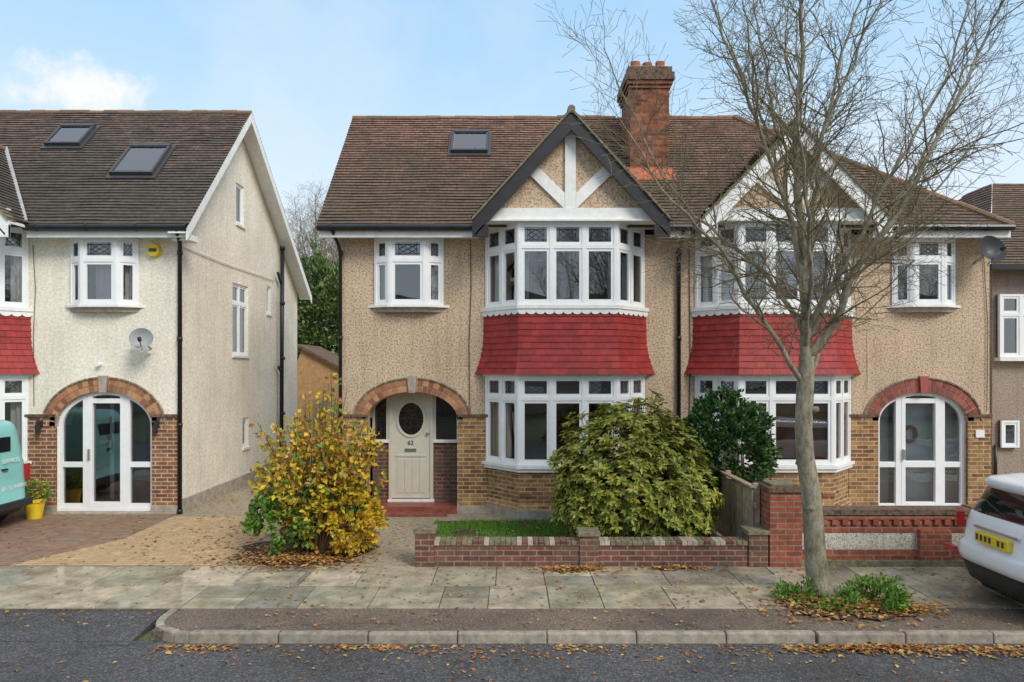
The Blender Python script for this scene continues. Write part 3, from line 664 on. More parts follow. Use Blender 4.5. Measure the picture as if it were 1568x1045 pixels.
roof_slope(Rf,(-5.84,7.2,4.82),(X0,7.2,4.82),(-5.84,2.58,8.459),(X0,2.58,8.459),'tileB')
ridge(Rf,(X0,2.58,8.47),(-5.84,2.58,8.47),.06)
for (ya,za,yb,zb) in ((-.45,5.24,2.58,8.45),(2.58,8.45,7.2,4.81)):
    Rf.hexa([(-5.87,ya,za-.22),(-5.84,ya,za-.22),(-5.84,yb,zb-.22),(-5.87,yb,zb-.22)],[(-5.87,ya,za),(-5.84,ya,za),(-5.84,yb,zb),(-5.87,yb,zb)],'wpaint')
    Rf.hexa([(-6.2,ya,za-.10),(-5.88,ya,za-.10),(-5.88,yb,zb-.10),(-6.2,yb,zb-.10)],[(-6.2,ya,za-.08),(-5.88,ya,za-.08),(-5.88,yb,zb-.08),(-6.2,yb,zb-.08)],'wpaint')
Rf.box(-6.2,-5.845,-.30,.0,5.04,5.12,'wpaint')
A=Vector((-8.78,-.42,5.31)); B=Vector((-10.46,1.36,7.2)); Rf.hexa([A+Vector((-.07,0,.02)),A+Vector((.05,-.0,.05)),B+Vector((.05,0,.05)),B+Vector((-.07,0,.02))],[A+Vector((-.07,-.02,.06)),A+Vector((.05,-.02,.08)),B+Vector((.05,-.02,.08)),B+Vector((-.07,-.02,.06))],'lead')
Rf.finish()
gable(H,-10.46,1.72,5.32,7.22,-.92,'wpaint','tileB')
rooflight(H,-9.72,-8.98,1.49,2.05); rooflight(H,-7.9,-7.05,.70,1.46)
Q=Part('curtains',H)
for a,b in ((-8.12,-7.96),(-7.82,-7.42),(-7.24,-7.08)): curtain(Q,a,b,.06,3.95,5.1,'blind_w')
curtain(Q,-9.4,-9.15,.02,1.05,2.5,'blind_w'); curtain(Q,-9.4,-9.15,.02,3.9,5.2,'blind_w'); curtain(Q,-9.9,-9.6,-.3,3.9,5.2,'blind_w'); Q.finish()
pipe(H,[(-6.05,-.42,5.2),(-6.1,-.2,5.0),(-6.17,-.06,4.85),(-6.17,-.06,.05)],.04); pipe(H,[(-6.10,5.4,5.9),(-6.13,5.4,.05)],.055,'soil_pipe'); pipe(H,[(-6.10,5.05,5.2),(-6.13,5.4,4.95)],.04,'waste_pipe')
pipe(H,[(-6.10,5.1,2.75),(-6.13,5.4,2.6)],.035,'waste_pipe')
w=Part('side_cable',H); w.tube([(-6.18,-.01,5.0),(-6.18,2,4.97),(-6.18,5,5.0)],.012,'wpaint',5); w.tube([(-8.93,-.02,5.0),(-8.88,-.02,4.2),(-8.92,-.02,3.3),(-8.9,-.03,2.0)],.007,'trim',4); w.finish()
a=Part('alarm_box',H); a.tube([(-6.66,-.09,4.90),(-6.66,-.0,4.90)],[.115,.135],'yellow',20); a.box(-6.73,-6.59,-.097,-.089,4.87,4.93,'leadbar'); a.finish()
dish(H,-6.74,-.3,3.22,.2,'grey',.9)
a=Part('wall_lamps',H)
for x in (-8.77,-6.60):
    a.box(x-.04,x+.04,-.1,-.035,1.62,1.74,'trim'); a.tube([(x,-.12,1.5),(x,-.12,1.66)],.045,'trim',10)
a.tube([(-7.68,-.1,2.78),(-7.68,0,2.78)],.04,'white',10)
a.tube([(-7.05,-.1,3.15),(-6.85,-.15,3.2)],.02,'trim',8); a.tube([(-6.75,-.12,3.0),(-6.75,0,3.0)],.03,'white',8); a.finish()

# =============================================================== far right house
H=empty('semi_detached_house')
P=Part('walls',H); P.box(10.72,18,2.5,9,0,5.05,'greydash'); P.finish()
Rf=Part('roof',H); roof_slope(Rf,(10.4,2.1,4.95),(18.4,2.1,4.95),(12.2,4.6,7.4),(18.4,4.6,7.4),'tileA'); roof_slope(Rf,(10.4,8,4.95),(10.4,2.1,4.95),(12.2,5.6,7.4),(12.2,4.6,7.4),'tileA'); Rf.box(10.4,18,2.05,2.12,4.85,4.97,'pipe'); Rf.finish()
P=Part('windows',H); 
facet(P,(10.80,2.40),(12.2,2.40),2.95,4.35,3,3.9,False); facet(P,(10.85,2.42),(11.25,2.42),.95,1.55,1,None,False); P.box(10.8,12.2,2.44,2.48,2.95,4.35,'leadbar'); P.box(10.85,11.25,2.44,2.48,.95,1.55,'leadbar'); P.box(10.76,12.25,2.3,2.5,2.87,2.945,'wpaint'); P.finish()
pipe(H,[(10.75,2.44,1.0),(10.75,2.44,.1)])

# =============================================================== ground
g=Part('ground'); g.quad([(-300,-300,-.125),(300,-300,-.125),(300,300,-.125),(-300,300,-.125)],'ground'); g.finish()
g=Part('road'); g.box(-150,150,-13.6,-5.72,-.3,-.10,'asph')
g.hexa([(-60,-5.74,-.28),(-3.9,-5.74,-.28),(-3.9,-5.05,-.28),(-60,-5.05,-.28)],[(-60,-5.74,-.096),(-3.9,-5.74,-.096),(-3.9,-5.05,-.02),(-60,-5.05,-.02)],'asph'); g.finish()
g=Part('pavement'); 
g.box(-3.72,60,-5.70,-5.06,-.3,-.004,'asphB'); g.box(-60,60,-5.058,-3.42,-.3,-.006,'asphB')
g.finish()
s=Part('paving_slabs')
for row,(ya,yb) in enumerate(((-5.05,-4.27),(-4.262,-3.44))):
    x=-16+row*.35
    while x<16:
        w=random.choice((.55,.7,.9,.95,.62,.8))
        if R()<.2:
            m=(ya+yb)/2+U(-.1,.1); s.box(x,x+w-.012,ya,m-.005,-.05,.004+U(0,.006),'slab'); s.box(x,x+w-.012,m+.005,yb,-.05,.004+U(0,.006),'slab')
        else:
            z=[.004+U(0,.008) for _ in range(4)]; c=[(x,ya+U(0,.005)),(x+w-.012,ya+U(0,.005)),(x+w-.012,yb),(x,yb)]
            s.hexa([(*p,-.05) for p in c],[(*p,q) for p,q in zip(c,z)],'slab')
        x+=w
s.finish(bevel=.005)
k=Part('kerb')
def kerbpath(pts,w=.11):
    for (a,b) in zip(pts[:-1],pts[1:]):
        A=Vector((*a,0));B=Vector((*b,0)); L=(B-A).length; n=max(1,round(L/.9)); d=(B-A).normalized(); nn=Vector((-d.y,d.x,0))
        for i in range(n):
            p=A+d*(L*i/n+.004); q=A+d*(L*(i+1)/n-.004); z=.004+U(-.006,.006)
            k.hexa([(*(p).xy,-.28),(*(q).xy,-.28),(*(q+nn*w).xy,-.28),(*(p+nn*w).xy,-.28)],[(*(p+nn*.02).xy,z),(*(q+nn*.02).xy,z),(*(q+nn*w).xy,z),(*(p+nn*w).xy,z)],'kerb')
arc=[(-3.86,-5.06)]+[(-3.3-.56*math.cos(t),-5.28-.52*math.sin(t)) for t in [math.radians(d) for d in (0,18,36,54,72,90)]]
kerbpath(arc); kerbpath([(-3.3,-5.80),(3.1,-5.80)]); kerbpath([(3.12,-5.80),(30,-5.80)])
k.finish(bevel=.018)
y=Part('front_yard_ground'); y.box(-60,60,-3.42,40,-.3,-.002,'pathc'); y.finish()
d=Part('driveway')
d.quad([(-16,-3.40,.004),(-6.9,-3.40,.004),(-6.15,-1.9,.004),(-6.22,-.01,.004),(-16,-.01,.004)],'paverR')
d.quad([(-6.895,-3.40,.0045),(-4.1,-3.40,.0045),(-3.9,-1.2,.0045),(-4.6,-.3,.0045),(-6.2,-.3,.0045),(-6.145,-1.9,.0045)],'paverT')
d.quad([(15,-3.40,.004),(6.4,-3.40,.004),(6.4,-.02,.004),(15,-.02,.004)],'paverR'); d.finish()
d=Part('flower_bed'); 
ns=24; d.quad([(-3.05+ .98*math.cos(2*math.pi*i/ns)*(1+.12*math.sin(i*1.9)), -2.60+.82*math.sin(2*math.pi*i/ns)*(1+.1*math.sin(i*2.7)),.012) for i in range(ns)],'soil'); d.finish()
d=Part('tree_pit'); d.quad([(3.78+ .72*math.cos(2*math.pi*i/ns)*(1+.10*math.sin(i*1.9)), -4.98+.46*math.sin(2*math.pi*i/ns)*(1+.1*math.sin(i*2.7)),.018) for i in range(ns)],'soil'); d.finish()
l=Part('front_lawn'); l.box(-1.35,3.25,-3.22,-.72,-.05,.02,'soil')
for i in range(22000):
    x,yy=U(-1.33,3.2),U(-3.2,-.75)
    if noise.noise(Vector((x*2,yy*2,0)))<-.42: continue
    h=U(.035,.085); a=U(0,6.28); dx,dy=math.cos(a)*.008,math.sin(a)*.008; lx,ly=U(-.03,.03),U(-.03,.03)
    l.add([(x-dx,yy-dy,.018),(x+dx,yy+dy,.018),(x+lx,yy+ly,.018+h)],[(0,1,2)],'grass')
l.finish()
mh=Part('manhole_cover'); mh.box(-3.50,-2.72,-4.22,-3.72,0,.018,'kerb'); mh.box(-3.43,-2.79,-4.16,-3.78,.0,.021,'slab'); mh.finish()
mh=Part('manhole_cover'); mh.box(3.05,3.45,-4.2,-3.85,0,.018,'kerb'); mh.finish()

# =============================================================== boundary walls
wl=Part('garden_wall'); Y0,Y1=-3.44,-3.22
wl.box(-1.06,3.25,Y0,Y1,-.02,.29,'brickD')
x=-1.06
while x<3.22:
    wl.box(x,x+.070,Y0-.015+U(-.003,.003),Y1+.015,.292,.350+U(0,.006),random.choice(('moss','moss','stone','brickD'))); x+=.075
for xa,h in ((-1.32,.46),(.92,.42),(3.22,.44)):
    wl.box(xa,xa+.26,Y0-.03,Y1+.03,-.02,h,'brickD'); wl.box(xa-.02,xa+.28,Y0-.05,Y1+.05,h+.001,h+.06,'moss')
wl.finish(bevel=.005)
wl=Part('garden_wall')
wl.box(3.50,3.94,-3.48,-3.06,-.02,1.02,'brickR'); wl.box(3.47,3.97,-3.51,-3.03,1.021,1.09,'cap'); wl.box(3.53,3.91,-3.45,-3.09,1.091,1.13,'moss')
wl.box(3.94,6.36,-3.40,-3.2,-.02,.22,'brickR'); wl.box(3.94,6.36,-3.385,-3.215,.22,.46,'panel'); wl.box(3.94,6.36,-3.40,-3.2,.46,.56,'brickR')
x=3.95
while x<6.34:
    wl.box(x,x+.08,-3.425,-3.19,.561,.635,'vousR'); wl.box(x+.08,x+.14,-3.39,-3.2,.561,.635,'vous'); x+=.14
wl.box(3.94,6.36,-3.42,-3.18,.636,.70,'brickR'); wl.box(3.94,6.36,-3.44,-3.16,.701,.78,'cap'); wl.box(5.55,5.98,-3.46,-3.17,-.02,.50,'brickR'); wl.box(6.3,6.6,-3.46,-3.17,-.02,.80,'brickR')
wl.box(3.94,6.3,-3.47,-3.40,-.02,.09,'moss')
wl.finish(bevel=.005)
f=Part('wooden_fence'); yy=-3.18
while yy<-.7:
    h=1.0+U(-.02,.02); f.box(3.36+U(-.004,.004),3.38,yy,yy+.085,.03,h,'wood'); yy+=.092
f.box(3.385,3.42,-3.2,-.7,.25,.33,'wood'); f.box(3.385,3.42,-3.2,-.7,.75,.83,'wood'); f.box(3.33,3.42,-3.2,-.7,1.03,1.06,'wood')
for yy in (-3.15,-1.9,-.75): f.box(3.40,3.48,yy,yy+.09,0,1.08,'wood')
f.finish()

# =============================================================== street tree
def grow(P,pts,r0,r1,lvl,maxl):
    pts=[Vector(p) for p in pts]
    out=[]
    for a,b in zip(pts[:-1],pts[1:]):
        n=max(1,int((b-a).length/(.17 if lvl<2 else .12)))
        for i in range(n):
            p=a.lerp(b,i/n); k=.055 if lvl<2 else .02
            out.append(p+Vector((noise.noise(p*3.1),noise.noise(p*3.1+Vector((9,0,0))),noise.noise(p*3.1+Vector((0,9,0)))))*k*(0 if (i==0 and a is pts[0]) else 1))
    out.append(pts[-1]); n=len(out); rad=[(r0+(r1-r0)*(i/(n-1))**.8)*(1+.12*noise.noise(out[i]*9)) for i in range(n)]
    P.tube(out,rad,'bark' if lvl<2 else 'twig',{0:12,1:9,2:5}.get(lvl,3),False)
    if lvl>=maxl or lvl==0: return
    tot=sum((out[i+1]-out[i]).length for i in range(n-1)); acc=0; gap={1:.16,2:.115,3:.095}[lvl]; nxt=gap*U(.6,1.5)*(2.0 if lvl==1 else 1)
    for i in range(n-1):
        seg=(out[i+1]-out[i]); L=seg.length; t=seg.normalized()
        while nxt<acc+L:
            fpos=(nxt-acc)/L; p=out[i]+seg*fpos; frac=nxt/tot; nxt+=gap*U(.6,1.5)
            ax=t.orthogonal().normalized()
            ax.rotate(mathutils.Quaternion(t,U(0,6.28)))
            ang=math.radians(U(28,68)); d=t*math.cos(ang)+ax*math.sin(ang); d.z+=.18 if lvl<3 else .05; d.normalize()
            ln={1:U(.4,1.4)*(1.1-.5*frac),2:U(.2,.66),3:U(.08,.28)}[lvl]
            rr=min(rad[i]*.55,{1:.014,2:.0075,3:.0048}[lvl])
            q=[p]; dd=d.copy(); st=4 if lvl<3 else 2
            for s_ in range(st):
                dd=(dd+Vector((U(-.3,.3),U(-.3,.3),U(-.16,.18)))).normalized(); q.append(q[-1]+dd*ln/st)
            grow(P,q,rr,max(.0028,rr*.38),lvl+1,maxl)
        acc+=L
def street_tree(name):
    T=Part(name)
    b=[(3.62,-4.68,.15),(3.58,-4.68,.5),(3.56,-4.68,.89),(3.52,-4.68,1.3),(3.46,-4.68,1.66),(3.44,-4.68,2.0),(3.46,-4.68,2.43),(3.48,-4.68,2.85)]
    T.tube([(3.70,-4.68,-.1),(3.68,-4.68,.04)]+b,[.22,.17,.135,.12,.112,.106,.102,.096,.098,.085],'bark',16,False)
    for z,a_ in ((1.55,2.2),(1.05,4.9),(2.2,5.6)):
        T.tube([(3.48,-4.68,z),(3.48+.13*math.cos(a_),-4.68+.13*math.sin(a_),z+.03)],[.055,.03],'bark',8)
    L=[([(3.48,-4.68,2.8),(3.45,-4.66,3.4),(3.43,-4.65,4.0),(3.41,-4.6,4.8),(3.38,-4.62,5.5),(3.46,-4.6,6.3),(3.46,-4.6,7.3),(3.5,-4.6,8.3)],.066,.010),
    ([(3.46,-4.68,2.5),(3.05,-4.85,3.05),(2.68,-4.95,3.55),(2.35,-5.0,4.05),(1.95,-5.05,4.45),(1.55,-5.1,4.9),(1.2,-5.1,5.5)],.037,.006),
    ([(3.46,-4.66,3.1),(3.15,-4.4,3.8),(2.8,-4.2,4.2),(2.35,-4.0,4.65),(1.9,-3.9,5.3),(1.5,-3.8,6.2),(1.2,-3.8,6.9)],.034,.006),
    ([(3.44,-4.66,3.7),(3.2,-4.7,4.7),(2.85,-4.75,5.6),(2.55,-4.8,6.4),(2.2,-4.8,7.3),(2.0,-4.8,7.9)],.038,.007),
    ([(3.5,-4.68,2.85),(3.75,-4.8,3.2),(3.9,-4.95,3.8),(4.36,-5.05,4.5),(4.75,-5.1,5.3),(5.0,-5.1,5.75),(5.4,-5.1,6.6),(5.8,-5.1,7.4)],.046,.007),
    ([(3.5,-4.68,3.05),(3.85,-4.45,3.6),(4.5,-4.2,4.15),(5.2,-4.0,4.75),(5.7,-3.95,5.3),(6.3,-3.9,5.9)],.038,.006),
    ([(3.45,-4.66,3.75),(3.62,-4.5,4.5),(3.78,-4.4,5.5),(4.0,-4.3,6.3),(4.3,-4.2,7.1),(4.6,-4.2,8.0)],.038,.007),
    ([(3.43,-4.65,3.9),(3.3,-4.3,5.1),(3.15,-4.0,6.1),(3.05,-3.9,7.0),(2.95,-3.8,8.0)],.034,.007),
    ([(3.46,-4.68,2.95),(3.3,-5.2,3.5),(3.1,-5.6,4.3),(2.9,-5.8,5.3),(2.85,-5.9,6.3)],.032,.006),
    ([(3.5,-4.7,3.2),(3.75,-5.2,4.0),(4.1,-5.5,4.9),(4.5,-5.7,5.7),(4.7,-5.8,6.8)],.032,.006),
    ([(3.5,-4.66,2.6),(3.8,-4.3,2.95),(4.15,-4.1,3.5),(4.5,-4.0,3.9),(5.0,-3.9,4.2)],.026,.005),
    ([(3.41,-4.6,4.8),(3.65,-4.7,5.5),(3.9,-4.8,6.1),(4.2,-4.9,6.9),(4.3,-4.9,7.6)],.028,.006),
    ([(4.5,-4.2,4.15),(4.8,-4.3,4.9),(5.2,-4.4,5.6),(5.5,-4.5,6.4),(5.6,-4.5,7.2)],.024,.005),
    ([(3.41,-4.6,5.0),(3.1,-4.7,5.5),(2.95,-4.8,6.2),(2.8,-4.8,6.9)],.026,.006)]
    for p,a,c in L: grow(T,p,a,c,1,4)
    return T.finish(smooth=True)
tree=street_tree('bare_tree')
# the other side of the street (seen in the window reflections)
for i,(x,yy,rz,s_) in enumerate(((-12,-19,1,1.1),(4,-18.5,2.4,1.15),(17,-19,4,1.2))):
    o=bpy.data.objects.new('bare_tree',tree.data); sc.collection.objects.link(o); c,sn=math.cos(rz),math.sin(rz)
    bx,by=3.6*s_,-4.68*s_; o.scale=(s_,s_,s_); o.rotation_euler=(0,0,rz); o.location=(x-(bx*c-by*sn),yy-(bx*sn+by*c),0)
H=empty('terraced_houses'); P=Part('walls',H); P.box(-30,30,-38,-30,-.1,5,'greydash'); 
for i in range(-6,7): P.box(i*4.5-.9,i*4.5+.9,-30,-29.9,1,2.4,'wpaint'); P.box(i*4.5-.9,i*4.5+.9,-30,-29.9,3.3,4.6,'wpaint')
P.finish(); P=Part('roof',H); P.hexa([(-30.3,-29.6,5),(30.3,-29.6,5),(30.3,-38.4,5),(-30.3,-38.4,5)],[(-30.3,-33.9,7.6),(30.3,-33.9,7.6),(30.3,-34.1,7.6),(-30.3,-34.1,7.6)],'tileB'); P.finish()

# =============================================================== foliage
def leaf(P,p,d,L,W,mat):
    d=d.normalized(); s_=d.orthogonal().normalized()
    s_.rotate(mathutils.Quaternion(d,U(0,6.28))); n=d.cross(s_)
    m=p+d*L*.5
    P.add([p,m+s_*W*.5+n*W*.12,p+d*L-n*L*.12,m-s_*W*.5+n*W*.12],[(0,1,2),(0,2,3)],mat)
def rv(): return Vector((random.gauss(0,1),random.gauss(0,1),random.gauss(0,1))).normalized()
def bush(P,c,r,nclump,nleaf,L,W,mat,zmin=.05,rough=.22,freq=1.7,cl=.10,shell_=.55):
    c=Vector(c)
    for i in range(nclump):
        d=rv(); 
        rad=(1+rough*noise.noise(d*freq+c)+.10*noise.noise(d*5+c))*(shell_+(1-shell_)*R()**.45)
        p=c+Vector((d.x*r[0],d.y*r[1],d.z*r[2]))*rad
        if p.z<zmin: continue
        if noise.noise(p*2.6+c)<-.30: continue
        for j in range(nleaf):
            dd=(d*.9+rv()*.9+Vector((0,0,.25))).normalized(); leaf(P,p+rv()*cl*R(),dd,L*U(.7,1.2),W*U(.8,1.2),mat)
def rosettes(P,c,r,n,L,W,mat,zmin,rough=.25):
    c=Vector(c)
    for i in range(n):
        d=rv(); rad=(1+rough*noise.noise(d*1.9+c)+.16*noise.noise(d*6+c))*(.62+.38*R()**.35)
        p=c+Vector((d.x*r[0],d.y*r[1],d.z*r[2]))*rad
        if p.z<zmin: continue
        ax=(d*.7+Vector((0,0,.7))+rv()*.35).normalized(); u=ax.orthogonal().normalized(); k=random.randint(6,10); a0=U(0,6.28)
        for j in range(k):
            q=u.copy(); q.rotate(mathutils.Quaternion(ax,a0+6.283*j/k+U(-.25,.25))); dd=(q+ax*U(-.1,.6)).normalized(); s_=ax.cross(q).normalized()
            l=L*U(.7,1.2); w=W*U(.8,1.15); m=p+dd*l*.55
            P.add([p,m+s_*w*.5,p+dd*l-ax*l*.18,m-s_*w*.5],[(0,1,2),(0,2,3)],mat)
        P.tube([p,p-ax*.14],[.004,.005],'stem',3,False)
def stems(P,c,n,h,sp,mat,r=.012):
    for i in range(n):
        a=U(0,6.28); s_=sp*R(); b=Vector((c[0]+.12*math.cos(a),c[1]+.12*math.sin(a),0)); t=Vector((c[0]+s_*math.cos(a),c[1]+s_*math.sin(a),h*U(.7,1)))
        P.tube([b,b.lerp(t,.4)+Vector((0,0,.12)),t],[r,r*.8,r*.4],mat,5,False)
B=Part('rhododendron_bush'); stems(B,(1.85,-2.45),16,1.5,.8,'stem',.02)
rosettes(B,(1.80,-2.45,1.10),(1.12,.78,1.08),1800,.11,.048,'leafG',.08); rosettes(B,(2.55,-2.4,.72),(.55,.62,.62),440,.11,.048,'leafG',.08); rosettes(B,(1.15,-2.4,.72),(.5,.62,.62),400,.11,.048,'leafG',.08); B.finish()
B=Part('dark_evergreen_shrub'); stems(B,(3.75,-1.5),8,1.6,.4,'stem',.02); bush(B,(3.60,-1.35,1.3),(.78,.55,.95),850,13,.10,.05,'leafD'); B.finish()
B=Part('autumn_hydrangea_bush')
cx,cy=-2.85,-2.75
for i in range(100):
    a=U(0,6.28); s_=1.0*math.sqrt(R()); h=U(1.2,2.75)*(1-.42*(s_/1.0)**2); b=Vector((cx+.25*math.cos(a)*R(),cy+.25*math.sin(a)*R(),0)); t=Vector((cx+s_*math.cos(a),cy+s_*.8*math.sin(a),h))
    m=b.lerp(t,.5)+Vector((U(-.06,.06),U(-.06,.06),.1)); pts=[b,m,t]; B.tube(pts,[.012,.009,.004],'stem',4,False)
    nl=int(66*h/2)
    for j in range(nl):
        f=U(.18,1)**.8; 
        if f*h>1.75 and R()<.62: continue
        p=(b.lerp(m,f*2) if f<.5 else m.lerp(t,f*2-1))+rv()*U(.02,.14)
        low=f*h<.9 and R()<.25
        leaf(B,p,(rv()+Vector((math.cos(a)*.4,math.sin(a)*.4,-.1))),U(.06,.12),U(.045,.08),'leafW' if (low or R()<.08) else ('leafO' if R()<.2 else 'leafY'))
bush(B,(-3.25,-2.9,.55),(.5,.4,.45),130,12,.1,.06,'leafW'); bush(B,(-2.5,-2.8,.5),(.6,.45,.5),240,12,.09,.06,'leafY')
B.finish()
B=Part('weeds')
bush(B,(3.35,-4.75,.05),(.28,.2,.14),60,9,.07,.03,'leafW',.0); bush(B,(4.12,-5.0,.06),(.34,.22,.22),190,11,.07,.03,'leafW',.0); bush(B,(3.75,-5.15,.04),(.35,.15,.10),40,9,.06,.03,'leafW',.0); 
for i in range(150):
    x,yy=U(3.2,4.5),U(-5.3,-4.5); leaf(B,Vector((x,yy,0)),Vector((U(-.3,.3),U(-.3,.3),1)),U(.06,.16),.012,'leafW')
for i in range(500):
    x=U(-1.3,6.3)
    if noise.noise(Vector((x*3,0,0)))>.1: leaf(B,Vector((x,-3.47+U(-.02,.02),0)),Vector((U(-.5,.5),-.4,1)),U(.02,.06),.012,'leafW')
B.finish()
B=Part('flower_pot'); B.tube([(-8.62,-.42,0),(-8.62,-.42,.28),(-8.62,-.42,.30),(-8.62,-.42,.36)],[.12,.165,.185,.19],'yellow',20); B.tube([(-8.62,-.42,.33),(-8.62,-.42,.365)],.165,'soil',20)
bush(B,(-8.62,-.42,.46),(.2,.2,.17),60,8,.07,.03,'leafW',.35); bush(B,(-8.62,-.42,.5),(.2,.2,.17),22,6,.04,.04,'leafY',.35); B.finish()
B=Part('evergreen_trees'); 
B.tube([(-7.6,15,0),(-7.6,15,4)],[.25,.12],'bark',8)
for c,r,n in (((-7.6,15,3.9),(1.9,1.4,3.5),1200),((-5.6,17,3.2),(2,1.6,3.0),800),((-10,18,3),(3,1.6,3),400),((-6.8,12.8,1.6),(1.0,.6,1.5),400)): bush(B,c,r,n,14,.22,.11,'leafT',.0,.5,1.5,.3,.35)
B.finish()
for (x,yy,s_,rz) in ((-7.6,18,1.2,.6),(-10.5,24,1.45,2),(-8.4,23,1.4,3)):
    o=bpy.data.objects.new('bare_tree',tree.data); sc.collection.objects.link(o); c,sn=math.cos(rz),math.sin(rz)
    bx,by=3.6*s_,-4.68*s_; o.scale=(s_,s_,s_); o.rotation_euler=(0,0,rz); o.location=(x-(bx*c-by*sn),yy-(bx*sn+by*c),0)
H=empty('garden_shed'); P=Part('walls',H); P.box(-7.3,-5.2,10,12.5,0,2.4,'shed'); P.prism_xz([(-7.3,2.4),(-5.2,2.4),(-7.0,3.4)],10,12.5,'shed'); P.finish()
P=Part('roof',H); P.prism_xz([(-7.1,3.42),(-5.1,2.36),(-5.1,2.44),(-7.1,3.52)],9.85,12.6,'cap'); P.finish()
f=Part('wooden_fence'); x=-6.2
while x<-3.2: f.box(x,x+.09,8.5,8.52,0,1.75+U(-.01,.01),'wood'); x+=.1
f.finish()
F=Part('fallen_leaves')
def fl(x,y,z,s_=1):
    a=U(0,6.28); L=U(.03,.085)*s_; W=L*U(.5,.8); d=Vector((math.cos(a),math.sin(a),U(-.1,.25))).normalized(); sd=Vector((-math.sin(a),math.cos(a),U(-.3,.3))).normalized(); p=Vector((x,y,z+.006))
    c=U(.0,.3)*W
    F.add([p-d*L*.5,p-sd*W*.5+Vector((0,0,c)),p+d*L*.5,p+sd*W*.5+Vector((0,0,c))],[(0,1,2),(0,2,3)],'fallen')
def patch(cx,cy,rx,ry,n,z,pile=0):
    for i in range(n):
        x,y_=random.gauss(cx,rx*.5),random.gauss(cy,ry*.5); h=pile*max(0,1-((x-cx)/rx)**2-((y_-cy)/ry)**2)*R(); fl(x,y_,z+h)
patch(-3.1,-2.9,1.0,.7,1300,.015,.05); patch(-3.0,-3.2,.9,.25,700,.012,.05); patch(.75,-3.60,.5,.13,330,.012,.04); patch(2.2,-3.57,.5,.09,150,.012,.03)
patch(3.7,-5.0,.8,.45,1000,.015,.06); patch(4.3,-5.1,.5,.25,450,.01,.05)
patch(-4.6,-1.8,1.2,1.4,180,.01); patch(3.6,-5.95,.8,.12,420,-.095,.04); patch(5,-6.0,1.2,.15,260,-.095,.02)
for i in range(1500): # gutter leaves gather in drifts
    x=U(-3.6,8)
    if noise.noise(Vector((x*1.1,3.3,0)))+.35*noise.noise(Vector((x*5,1,0)))>-.02+.5*R(): fl(x,-5.84-abs(random.gauss(0,.07)),-.098)
for i in range(500): fl(U(-3.6,8),-5.84-abs(random.gauss(0,.22)),-.098,.85)
for i in range(650): fl(U(-9,9),U(-8.2,-5.9),-.098,.8)
for i in range(450): fl(U(-9,-3.8),U(-5.6,-3.5),.0,.8)
for i in range(900): fl(U(-3,8),U(-5.7,-3.5),.012,.75)
for i in range(450): fl(U(-9,-1.5),U(-3.4,0),.01,.8)
for i in range(150): fl(U(-6.1,-3.3),U(0,5),.01,.9)
for i in range(350): fl(U(-1.3,3.2),U(-3.2,-.8),.06,.8)
F.finish()

# =============================================================== vehicles
def vehicle(name,levels,n=64,ex=5.0,paint='carW',origin=(0,0,0),glassband=(1.0,1.38),wheels=(),rw=.32,width=1.8,lowtrim=.34):
    """levels: (z, x_rear, x_front, halfwidth)."""
    H=empty(name); B=Part('body',H); ox,oy,oz=origin; vs=[];fs=[]
    for z,xr,xf,w in levels:
        cx=(xr+xf)/2; hx=(xf-xr)/2
        for k in range(n):
            a=2*math.pi*(k+.5)/n; c,s_=math.cos(a),math.sin(a)
            px=math.copysign(abs(c)**(2/ex),c)*hx; py=math.copysign(abs(s_)**(2/ex),s_)*w
            vs.append((ox+cx+px,oy+py,oz+z+.0))
    for i in range(len(levels)-1):
        zm=(levels[i][0]+levels[i+1][0])/2
        for k in range(n):
            k2=(k+1)%n; f=(i*n+k,i*n+k2,(i+1)*n+k2,(i+1)*n+k)
            a=2*math.pi*(k+1)/n; c=abs(math.cos(a))
            gl=glassband[0]<zm<glassband[1] and not(.62<c<.78)
            fs.append((f,'carglass' if gl else ('trim' if zm<lowtrim else paint)))
    fs.append((tuple(range(n-1,-1,-1)),'trim')); fs.append((tuple((len(levels)-1)*n+k for k in range(n)),paint))
    o=len(B.v); B.v.extend(vs)
    for f,m in fs: B.f.append(tuple(o+j for j in f)); B.m.append(B.mi(m)); B.uv.append(None)
    B.finish(smooth=True); 
    W=Part('wheels',H)
    for wx in wheels:
        for sg in (-1,1):
            yw=oy+sg*(width/2-.09)
            W.tube([(ox+wx,yw-.11,oz+rw),(ox+wx,yw-.09,oz+rw),(ox+wx,yw+.09,oz+rw),(ox+wx,yw+.11,oz+rw)],[rw*.93,rw,rw,rw*.93],'rubber',28)
            W.tube([(ox+wx,yw+sg*.105,oz+rw),(ox+wx,yw+sg*.122,oz+rw)],[rw*.62,rw*.55],'alloy',20)
            W.tube([(ox+wx,oy+sg*(width/2-.2),oz+rw+.01),(ox+wx,oy+sg*(width/2+.006),oz+rw+.01)],rw*1.16,'trim',28)
    W.finish(smooth=False)
    return H
lv=[(.20,.20,4.05,.76),(.26,.08,4.12,.84),(.42,.03,4.16,.885),(.475,.03,4.165,.888),(.48,-.01,4.17,.89),(.55,-.03,4.18,.90),(.64,-.02,4.17,.90),(.67,.0,4.17,.90),(.70,.05,4.15,.90),(.90,.08,4.05,.895),(.97,.11,3.9,.88),(1.00,.13,3.2,.86),(1.03,.15,2.95,.84),(1.32,.30,2.25,.71),(1.34,.26,2.2,.70),(1.40,.24,2.12,.685),(1.44,.30,2.0,.66),(1.47,.55,1.8,.58),(1.48,.9,1.6,.45)]
OX,OY=5.34,-5.12
H=vehicle('parked_car',lv,origin=(OX,OY,-.02),wheels=(.75,3.35),glassband=(1.02,1.33),lowtrim=.477)
P=Part('rear_details',H)
